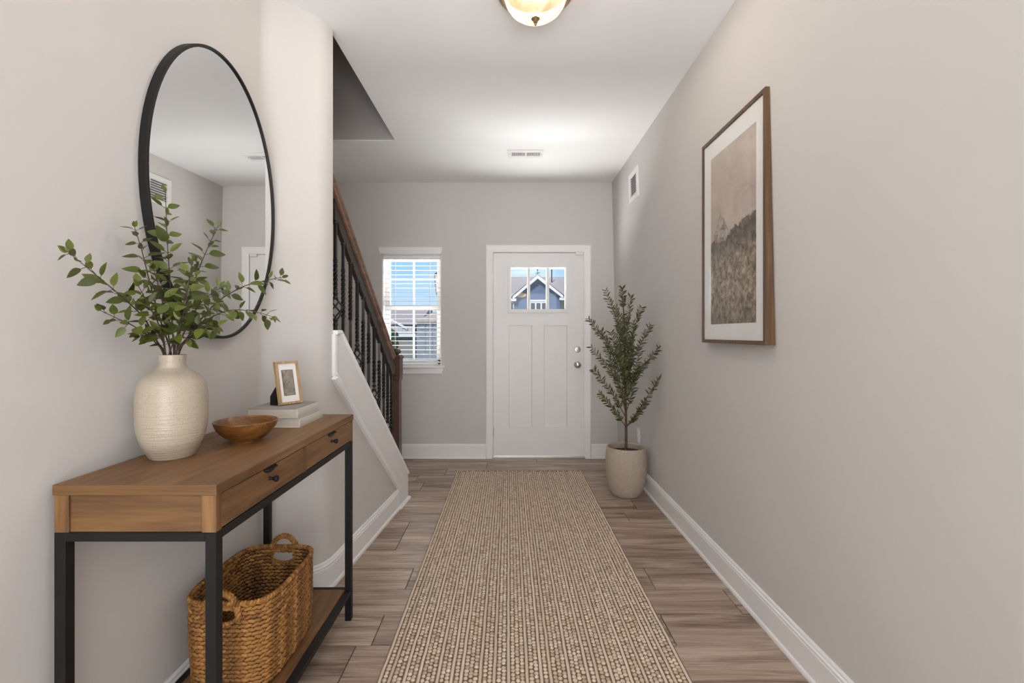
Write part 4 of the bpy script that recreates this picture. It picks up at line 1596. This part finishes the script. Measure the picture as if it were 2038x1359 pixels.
sky_ = ramp(nt, nz.outputs['Fac'], [(.3, srgb(172, 158, 146)), (.7, srgb(200, 188, 176))]).outputs[0]
sky2 = mixc(mr_(nzf.outputs['Fac'], .4, .8, 0, .35), sky_, srgb(150, 136, 124))
peakc = ramp(nt, nzf.outputs['Fac'], [(.40, srgb(112, 100, 90)), (.56, srgb(184, 172, 160))]).outputs[0]
ridc = ramp(nt, nzf.outputs['Fac'], [(.38, srgb(48, 42, 38)), (.62, srgb(122, 110, 98))]).outputs[0]
grs = ramp(nt, nzf.outputs['Fac'], [(.38, srgb(66, 56, 46)), (.49, srgb(132, 117, 101)), (.62, srgb(188, 172, 152))]).outputs[0]
c_ = mixc(pkm, sky2, peakc); c_ = mixc(rdm, c_, ridc); c_ = mixc(gm, c_, grs)
c_ = mixc(mr_(tN, .16, .0, 0, .45), c_, srgb(80, 70, 60))
L.new(c_, b.inputs['Base Color']); b.inputs['Roughness'].default_value = .8
bm = BM(); pbox(bm, AY0, AY1, AZ0, AZ1, pfx + .0063, pfx + .007)
obj('print', bm, m, PC)
bm = BM(); pbox(bm, PY0 + fwid, PY1 - fwid, PZ0 + fwid, PZ1 - fwid, pfx + .003, pfx + .0045)
obj('glazing', bm, M['picglass'], PC)

# ------------------------------------------------------------------ rug
RX0, RX1, RY0, RY1 = -.470, .653, .75, 4.262
RG = thing('runner_rug', ((RX0 + RX1) / 2, (RY0 + RY1) / 2, 0), 'long beige braided jute runner rug on the hallway floor', 'rug')
bm = BM(); box(bm, RX0, RX1, RY0, RY1, .0005, .0050)
obj('backing', bm, M['rug_base'], RG)


def dome(nu=8):
    V = [(math.cos(2 * math.pi * i / nu), math.sin(2 * math.pi * i / nu), 0.0) for i in range(nu)]
    V += [(.80 * math.cos(2 * math.pi * i / nu), .80 * math.sin(2 * math.pi * i / nu), .62) for i in range(nu)]
    V += [(.35 * math.cos(2 * math.pi * i / nu), .35 * math.sin(2 * math.pi * i / nu), 1.0) for i in range(nu)]
    F = []
    for j in (0, 1):
        for i in range(nu):
            a = j * nu + i; b_ = j * nu + (i + 1) % nu
            F.append((a, b_, b_ + nu, a + nu))
    F.append((16, 17, 18, 19)); F.append((16, 19, 20, 23)); F.append((20, 21, 22, 23))
    return np.array(V), np.array(F)


DV, DF = dome()
pitch = (RX1 - RX0) / 66
ky = .0192
cents = []
cords = []
for i in range(66):
    x = RX0 + pitch * (i + .5)
    if i in (0, 65, 2, 5, 8, 12, 15, 17, 21, 24, 27, 31, 34, 36, 40, 44, 46, 49, 53, 56, 60, 62):
        cords.append(x); continue
    n_ = int((RY1 - RY0 - .01) / ky)
    yy = RY0 + .005 + (np.arange(n_) + .5 * (i % 2) + rng.uniform(-.14, .14, n_)) * ky
    xx = x + rng.normal(0, .0007, n_)
    cents.append(np.stack([xx, yy], 1))
cents = np.vstack(cents)
n_ = len(cents)
sxa = rng.uniform(.0076, .0092, n_); sya = rng.uniform(.0082, .0100, n_); sza = rng.uniform(.0036, .0062, n_)
V = DV[None, :, :] * np.stack([sxa, sya, sza], 1)[:, None, :]
V[:, :, 0] += cents[:, 0:1]; V[:, :, 1] += cents[:, 1:2]; V[:, :, 2] += .0046
F = DF[None, :, :] + (np.arange(n_) * len(DV))[:, None, None]
np_mesh('woven_knots', V.reshape(-1, 3), F.reshape(-1, 4), M['rug_knot'], RG, kind='stuff')
Vs, Fs = [], []
off_ = 0
for x in cords:
    m_ = int((RY1 - RY0) / .03)
    yv = np.linspace(RY0, RY1, m_)
    xc = x + .0006 * np.sin(yv * 23 + x * 50) + rng.normal(0, .0005, m_)
    w = .0056
    sec = [(-w, .0046), (-w * .6, .0082), (0, .0092), (w * .6, .0082), (w, .0046)]
    V = np.zeros((m_, 5, 3))
    for q, (dx, dz) in enumerate(sec):
        V[:, q, 0] = xc + dx; V[:, q, 1] = yv; V[:, q, 2] = dz
    idx = np.arange(m_ * 5).reshape(m_, 5) + off_
    a, b_, c, d = idx[:-1, :-1], idx[:-1, 1:], idx[1:, 1:], idx[1:, :-1]
    Fs.append(np.stack([a, b_, c, d], -1).reshape(-1, 4)); Vs.append(V.reshape(-1, 3)); off_ += m_ * 5
np_mesh('cords', np.vstack(Vs), np.vstack(Fs), M['rug_cord'], RG, kind='stuff')

# ------------------------------------------------------------------ potted olive tree
OX, OY = .906, 3.655
OT2 = thing('olive_tree', (OX, OY, 0), 'slender potted olive tree in a round stone planter beside the front door', 'potted tree')
bm = BM()
pp = [(.001, 0), (.098, 0), (.108, .008), (.128, .05), (.146, .12), (.156, .20), (.158, .27), (.153, .33), (.146, .368), (.143, .373), (.138, .372), (.135, .364),
      (.140, .335), (.142, .31)]
lathe(bm, pp, (OX, OY, 0), 56, False)
obj('pot', bm, M['pot'], OT2, smooth=True, angle=60)
bm = BM()
rings = []
for r_, z in ((.142, .325), (.10, .332), (.05, .337), (.001, .339)):
    rings.append([Vector((OX + r_ * math.cos(2 * math.pi * i / 32), OY + r_ * math.sin(2 * math.pi * i / 32), z + random.uniform(-.003, .003))) for i in range(32)])
loft(bm, rings, caps=False)
obj('soil', bm, M['soil'], OT2)
trunk = spline([Vector((OX, OY, .33)), P(1246, 850, 3.66), P(1245, 800, 3.655), P(1243, 740, 3.65), P(1244, 680, 3.64), P(1241, 620, 3.63), P(1238, 585, 3.62)], 5)
bm = BM(); tube(bm, trunk, [.0105 * (1 - .8 * i / len(trunk)) + .0012 for i in range(len(trunk))], 8)
obj('trunk', bm, M['bark'], OT2, smooth=True)
oleaf = [(.11, -.18), (.125, .12), (.095, -.05)]


def olive_branch(v0, tip, ymid, seed, n_leaf=18, bow=0.0):
    random.seed(seed)
    i0 = min(range(len(trunk)), key=lambda i: abs((CYP - (trunk[i].z - HC) * -0 - (trunk[i].z - HC) * FL / trunk[i].y) - v0))
    a = trunk[i0]
    b_ = P(*tip)
    mid = a.lerp(b_, .5) + Vector((-(b_.x - a.x) * .10 + bow, ymid, -abs(b_.x - a.x) * -.02 - .02))
    path = spline([a, mid, b_], 9)
    bm = BM(); tube(bm, path, [.0042 * (1 - .78 * i / len(path)) for i in range(len(path))], 5)
    br = obj('branch', bm, M['bark'], OT2, smooth=True)
    Vs, Fs, off = [], [], 0
    n_leaf = int(n_leaf * 1.45)
    for k in range(n_leaf):
        t = .22 + .78 * (k + random.random() * .5) / n_leaf
        f = t * (len(path) - 1); i = min(int(f), len(path) - 2)
        p = path[i].lerp(path[i + 1], f - i)
        tn = (path[i + 1] - path[i]).normalized()
        side = tn.cross(Vector((.25, -1, .1))).normalized(); dep = tn.cross(side)
        for q in (-1, 1):
            an = random.uniform(-.9, .9)
            d_ = (tn * random.uniform(.45, 1.1) + (side * math.cos(an) + dep * math.sin(an)) * q + rnd(.15)).normalized()
            sz = random.uniform(.032, .048)
            w, cu = random.choice(oleaf)
            Mt = orient(p, d_, (Vector((.25, -1, .6)) + rnd(.8)).normalized(), sz)
            vv = []
            for j in range(5):
                tt = j / 4
                wd = w * 1.25 * math.sin(math.pi * max(.06, min(.96, tt)))
                for s_ in (-1, 0, 1):
                    vv.append(Mt @ Vector((s_ * wd, tt, cu * tt * tt + abs(s_) * wd * .4)))
            if max(v_.x for v_ in vv) > xr(1.1) - .006: continue
            if max(v_.y for v_ in vv) > YB - .02: continue
            Vs.append(np.array([tuple(v_) for v_ in vv]))
            for j in range(4):
                for s_ in (0, 1):
                    q_ = off + j * 3 + s_
                    Fs.append((q_, q_ + 1, q_ + 4, q_ + 3))
            off += 15
    tn = (path[-1] - path[-2]).normalized()
    np_mesh('foliage', np.vstack(Vs), np.array(Fs), M['olive'], br, kind='stuff')


spec = [(620, (1238, 572, 3.62), 0, 14), (690, (1204, 577, 3.60), 0, 18), (690, (1256, 588, 3.58), 0, 16), (720, (1277, 611, 3.50), 0, 18),
        (740, (1295, 646, 3.36), -.02, 19), (770, (1314, 688, 3.22), -.03, 20), (846, (1313, 749, 3.24), -.03, 20), (740, (1170, 633, 3.62), 0, 20),
        (790, (1176, 690, 3.60), 0, 18), (830, (1180, 733, 3.62), 0, 20), (850, (1192, 782, 3.60), 0, 18), (850, (1288, 797, 3.40), -.02, 15),
        (720, (1225, 610, 3.52), -.03, 16), (760, (1262, 640, 3.48), -.04, 17), (790, (1215, 660, 3.45), -.05, 17), (800, (1275, 690, 3.45), -.04, 17),
        (820, (1212, 715, 3.46), -.05, 16), (700, (1240, 625, 3.70), .03, 14), (780, (1285, 720, 3.42), -.03, 15), (760, (1195, 655, 3.70), .03, 15),
        (740, (1232, 660, 3.78), .05, 16), (800, (1228, 680, 3.50), -.03, 18), (790, (1256, 668, 3.56), -.03, 18), (760, (1246, 630, 3.55), -.03, 16), (820, (1268, 735, 3.50), -.03, 16), (820, (1205, 690, 3.60), 0, 17), (810, (1240, 720, 3.50), -.04, 15), (780, (1258, 690, 3.52), .0, 15)]
for i, (v0, tip, ym, nl) in enumerate(spec):
    olive_branch(v0, tip, ym, 100 + i, nl)

# ------------------------------------------------------------------ outdoors
GZ = -0.60
M['lawn'] = paint('lawn', srgb(120, 128, 92), 1.0, 0.2, 2, 0.3, 40)
M['asphalt'] = paint('asphalt', srgb(150, 148, 146), 0.9, 0.06, 3, 0.1)
M['blue'] = paint('blue_siding', srgb(92, 112, 142), 0.7, 0.05, 2, 0.0)
M['roofing'] = paint('shingle_roof', srgb(176, 164, 156), 0.95, 0.10, 8, 0.2)
M['beige'] = paint('beige_siding', srgb(206, 196, 180), 0.8, 0.03, 2)
M['ext_white'] = paint('exterior_white', (0.82, 0.82, 0.82), 0.6, 0.01)
M['grey_siding'] = paint('grey_siding', srgb(138, 146, 152), 0.8, 0.04, 3)
M['dark_glass'] = paint('dark_window', srgb(50, 60, 74), 0.1, 0.2, 2, 0)
M['car'] = paint('car_paint', srgb(46, 52, 60), 0.25, 0.03, 2, 0, coat=.5)
M['tyre'] = paint('tyre', (0.02, 0.02, 0.02), 0.8)
bm = BM(); box(bm, -60, 60, 4.95, 90, GZ - .3, GZ)
struct('ground', bm, M['lawn'])
bm = BM(); box(bm, -60, 60, 11, 19, GZ, GZ + .02)
struct('street', bm, M['asphalt'])
bm = BM(); box(bm, -2.6, 2.2, YB + .15, 7.4, GZ, -.06); box(bm, -.4, 1.0, 7.2, 11, GZ, GZ + .04)
struct('porch_slab', bm, M['asphalt'])

HY = 45.0
BH_ = thing('blue_gable_house', (2.7, HY, GZ), 'blue gabled house with white trim seen through the front door lights', 'house')
q = HY / FL


def hp2(u, v, Y=HY): return P(u, v, Y)


apx, el_, er_ = hp2(1069.5, 548), hp2(1020, 591), hp2(1120, 589)
bm = BM()
bw0, bw1 = hp2(1024, 600).x, hp2(1115, 600).x
g_ = [Vector((bw0, HY, GZ)), Vector((bw1, HY, GZ)), Vector((bw1, HY, er_.z + .1)), Vector((apx.x, HY, apx.z - .15)), Vector((bw0, HY, el_.z + .1))]
prism(bm, g_, (0, 5, 0))
obj('gable_wall', bm, M['blue'], BH_)
for i in range(10):
    x = bw0 + (bw1 - bw0) * (i + .5) / 10
    zt_ = min(apx.z - .3 - abs(x - apx.x) * .80, apx.z)
    bm = BM(); box(bm, x - .03, x + .03, HY - .03, HY, hp2(0, 596).z, zt_)
    obj('batten', bm, M['blue'], BH_)
for e_ in (el_, er_):
    bm = BM()
    d = Vector((0, 0, .30))
    prism(bm, [apx + Vector((0, -.5, 0)), e_ + Vector((0, -.5, 0)), e_ + Vector((0, -.5, -.28)), apx + Vector((0, -.5, -.36))], (0, .12, 0))
    obj('rake_board', bm, M['ext_white'], BH_)
    bm = BM()
    s_ = 1 if e_ is er_ else -1
    prism(bm, [apx + Vector((0, -.5, .10)), e_ + Vector((s_ * .15, -.5, .02)), e_ + Vector((s_ * .15, -.5, -.02)), apx + Vector((0, -.5, .0))], (0, 6, 0))
    obj('gable_roof', bm, M['roofing'], BH_)
    bm = BM(); box(bm, e_.x - (.5 if s_ < 0 else .35), e_.x + (.35 if s_ < 0 else .5), HY - .5, HY, e_.z - .42, e_.z - .18)
    obj('eave_return', bm, M['ext_white'], BH_)
zr = hp2(0, 551, 52).z
ze = hp2(0, 592, 45.4).z
bm = BM()
prism(bm, [Vector((-6, 45.4, ze)), Vector((-6, 52, zr)), Vector((-6, 58, ze)), Vector((-6, 58, ze - .2)), Vector((-6, 45.4, ze - .2))], (20, 0, 0))
obj('main_roof', bm, M['roofing'], BH_)
bm = BM(); box(bm, -6, 14, 45.9, 57, GZ, ze - .2)
obj('main_wall', bm, M['beige'], BH_)
bm = BM(); a, c = hp2(1052, 596.5), hp2(1090, 600); box(bm, a.x, c.x, HY - .06, HY, c.z, a.z); obj('band_board', bm, M['ext_white'], BH_)
a, c = hp2(1055, 601), hp2(1088, 625)
bm = BM(); box(bm, a.x, c.x, HY - .05, HY, c.z, a.z); wf = obj('window_frame', bm, M['ext_white'], BH_)
for i in range(3):
    w = (c.x - a.x) / 3
    bm = BM(); box(bm, a.x + w * i + .07, a.x + w * (i + 1) - .07, HY - .07, HY - .05, c.z + .1, a.z - .1)
    obj('pane', bm, M['dark_glass'], wf)
a, c = hp2(1014, 602), hp2(1021, 620)
bm = BM(); box(bm, a.x - .1, c.x + .1, 45.82, 45.9, c.z, a.z + .1); wf = obj('window_frame', bm, M['ext_white'], BH_)
bm = BM(); box(bm, a.x, c.x, 45.80, 45.82, c.z, a.z); obj('pane', bm, M['dark_glass'], wf)
bm = BM(); p = hp2(1098, 552, 50); tube(bm, [p - UP * .5, P(1098, 536, 50)], .06, 8); obj('vent_pipe', bm, M['tyre'], BH_)
bm = BM(); p = apx + Vector((0, -.3, 0)); tube(bm, [p, p + UP * .5], .03, 6); tube(bm, [p + Vector((-.22, 0, .15)), p + Vector((.25, 0, .22))], .03, 6)
axis_lathe(bm, [(.01, 0), (.07, .05), (.07, .1), (.01, .16)], p + UP * .42, (0, 0, 1), 8)
obj('roof_finial', bm, M['tyre'], BH_)
bm = BM(); axis_lathe(bm, [(.45, 0), (.50, .06), (.3, .10)], hp2(1037, 587, 44.9), (0, -1, .0), 16)
for v_ in bm.verts: v_.co.z = hp2(0, 587, 44.9).z + (v_.co.z - hp2(0, 587, 44.9).z) * .5
M['amber'] = paint('amber_reflection', srgb(228, 178, 128), .5)  # amber disc painted in as a reflection
obj('reflection_disc', bm, M['amber'], BH_)

# neighbour seen through the lower sash
NY = 30.0
NH = thing('grey_house', (-6, NY, GZ), 'grey house with white porch railing seen through the lower window sash', 'house')


def nx(u, Y=NY): return (u - CXP) / FL * Y


def nzv(v, Y=NY): return HC - (v - CYP) / FL * Y


bm = BM(); box(bm, nx(700), nx(826), NY + 1.5, NY + 8, GZ, nzv(642)); obj('wall', bm, M['grey_siding'], NH)
bm = BM(); prism(bm, [Vector((nx(690), NY - .2, nzv(646))), Vector((nx(690), NY + 5, nzv(612, NY + 5))), Vector((nx(690), NY + 9, nzv(646)))], (nx(832) - nx(690), 0, 0)); obj('roof', bm, M['roofing'], NH)
bm = BM()
prism(bm, [Vector((nx(770), NY - .3, nzv(628))), Vector((nx(812), NY - .3, nzv(652))), Vector((nx(812), NY - .3, nzv(656))), Vector((nx(768), NY - .3, nzv(632)))], (0, .1, 0))
obj('rake_board', bm, M['ext_white'], NH)
for u in (778, 792, 806, 820):
    bm = BM(); box(bm, nx(u) - .12, nx(u + 8), NY + 1.42, NY + 1.5, nzv(659), nzv(649)); obj('window', bm, M['dark_glass'], NH)
rl = thing('porch_railing', (nx(800), NY - .5, GZ)); bpy.data.objects.remove(rl)
bm = BM(); box(bm, nx(700), nx(826), NY - .2, NY - .1, nzv(650.5), nzv(649)); box(bm, nx(700), nx(826), NY - .2, NY - .1, nzv(663), nzv(661))
for k in range(24): x = nx(765 + k * 2.6); box(bm, x - .025, x + .025, NY - .18, NY - .12, nzv(662), nzv(650))
obj('porch_railing', bm, M['ext_white'], NH)
bm = BM(); box(bm, nx(700), nx(826), NY - .3, NY + 1.5, nzv(669), nzv(664)); obj('porch_floor', bm, M['ext_white'], NH)
bm = BM(); box(bm, nx(700), nx(826), NY + .0, NY + 1.5, GZ, nzv(669)); obj('porch_base', bm, M['asphalt'], NH)

GY = 21.0
GR = thing('grey_garage', (-4.0, GY, GZ), 'pale grey garage block with panelled door seen through the right half of the lower sash', 'garage')
gx = lambda u: (u - CXP) / FL * GY
gz = lambda v: HC - (v - CYP) / FL * GY
bm = BM(); box(bm, gx(829), gx(905), GY, GY + 6, GZ, gz(640)); obj('wall', bm, M['grey_siding'], GR)
bm = BM(); prism(bm, [Vector((gx(826), GY - .2, gz(641))), Vector((gx(867), GY - .2, gz(620))), Vector((gx(908), GY - .2, gz(641)))], (0, 6, 0)); obj('roof', bm, M['roofing'], GR)
for r_ in range(4):
    for cc in range(3):
        bm = bbox(gx(834) + cc * .32, gx(834) + cc * .32 + .28, GY - .03, GY, gz(704) + r_ * .36, gz(704) + r_ * .36 + .31, bevel=.01)
        obj('door_panel', bm, M['beige'] if False else M['grey_siding'], GR)
bm = BM(); box(bm, gx(870), gx(876), GY - .1, GY, GZ, gz(640)); obj('corner_board', bm, M['ext_white'], GR)

# parked car
CY_ = 17.0
cu = lambda u: (u - CXP) / FL * CY_
car = thing('parked_car', (cu(790), CY_, GZ + .02), 'dark car parked across the street seen low in the window', 'car')
cg = GZ + .02
bm = BM()
x0 = cu(824)
side = [(0, .25), (0, .70), (-.25, .82), (-.95, .92), (-1.45, 1.38), (-2.7, 1.40), (-3.3, .98), (-4.1, .88), (-4.2, .30), (-3.7, .22), (-.5, .22)]
sidep = [Vector((x0 + a, CY_, cg + b_)) for a, b_ in side]
prism(bm, sidep, (0, 1.7, 0))
obj('body', bm, M['car'], car)
bm = BM()
for pg in ([(-1.08, .93), (-1.50, 1.31), (-2.00, 1.33), (-2.00, .95)], [(-2.08, .95), (-2.08, 1.33), (-2.65, 1.33), (-3.12, .98)]):
    prism(bm, [Vector((x0 + a, CY_ - .01, cg + b_)) for a, b_ in pg], (0, .02, 0))
obj('side_windows', bm, M['dark_glass'], car)
for a in (-.85, -3.35):
    bm = BM(); axis_lathe(bm, [(.12, -.02), (.30, -.02), (.32, 0), (.32, .2)], (x0 + a, CY_ - .01, cg + .32), (0, 1, 0), 20)
    w_ = obj('wheel', bm, M['tyre'], car, smooth=True)
    bm = BM(); axis_lathe(bm, [(.17, 0), (.17, .01), (.05, .03)], (x0 + a, CY_ - .03, cg + .32), (0, -1, 0), 12)
    obj('hub_cap', bm, M['nickel'], w_)

# porch lantern outside the window
LN = thing('porch_lantern', (-.835, 5.42, 1.70), 'black porch lantern hanging outside the upper right corner of the window', 'lantern')
bm = BM()
lx, ly = -.805, 5.42
lathe(bm, [(.004, 1.965), (.02, 1.955), (.055, 1.925), (.062, 1.92), (.062, 1.912), (.048, 1.910), (.048, 1.905)], (lx, ly, 0), 4, True, True)
lathe(bm, [(.008, 1.60), (.016, 1.62), (.012, 1.65), (.026, 1.68), (.034, 1.71), (.034, 1.72)], (lx, ly, 0), 4, True, True)
for i in range(4):
    a = math.pi / 2 * i
    tube(bm, [(lx + .033 * math.cos(a), ly + .033 * math.sin(a), 1.715), (lx + .050 * math.cos(a), ly + .050 * math.sin(a), 1.912)], .004, 5)
tube(bm, spline([Vector((lx, ly, 1.96)), Vector((lx, ly, 2.25)), Vector((lx, ly - .15, 2.36)), Vector((lx, YB + .15, 2.33))], 5), .006, 6)
obj('lantern_frame', bm, M['iron'], LN)
bm = BM(); lathe(bm, [(.030, 1.72), (.044, 1.905)], (lx, ly, 0), 4, True, True)
M['frost'] = paint('smoked_glass', srgb(90, 92, 92), .2)
obj('lantern_glass', bm, M['frost'], LN)

# tree row far behind the houses
random.seed(5)
M['far_leaf'] = paint('far_foliage', srgb(96, 108, 72), .95, .25, 3, .3, 20)
for i, (tx, ty, h) in enumerate(((-7.4, 27.5, 2.3), (-13.8, 52, 4.0), (-9.4, 54, 3.6))):
    tr_ = thing('shrub' if h < 3 else 'far_tree', (tx, ty, GZ), ['round green shrub beside the grey house seen in the lower sash', 'leafy tree far left beyond the grey house roof', 'leafy tree beyond the roof, right of the far left tree'][i], 'tree' if h > 3 else 'shrub')
    bm = BM(); bmesh.ops.create_icosphere(bm, subdivisions=3, radius=1)
    for v_ in bm.verts:
        k = 1 + random.uniform(-.10, .12)
        v_.co = Vector((tx + v_.co.x * h * .42 * k, ty + v_.co.y * h * .42 * k, GZ + h * .62 + v_.co.z * h * .40 * k))
    obj('crown', bm, M['far_leaf'], tr_)
    bm = BM(); tube(bm, [(tx, ty, GZ), (tx, ty, GZ + h * .5)], .06 * h, 8); obj('trunk', bm, M['bark'], tr_)
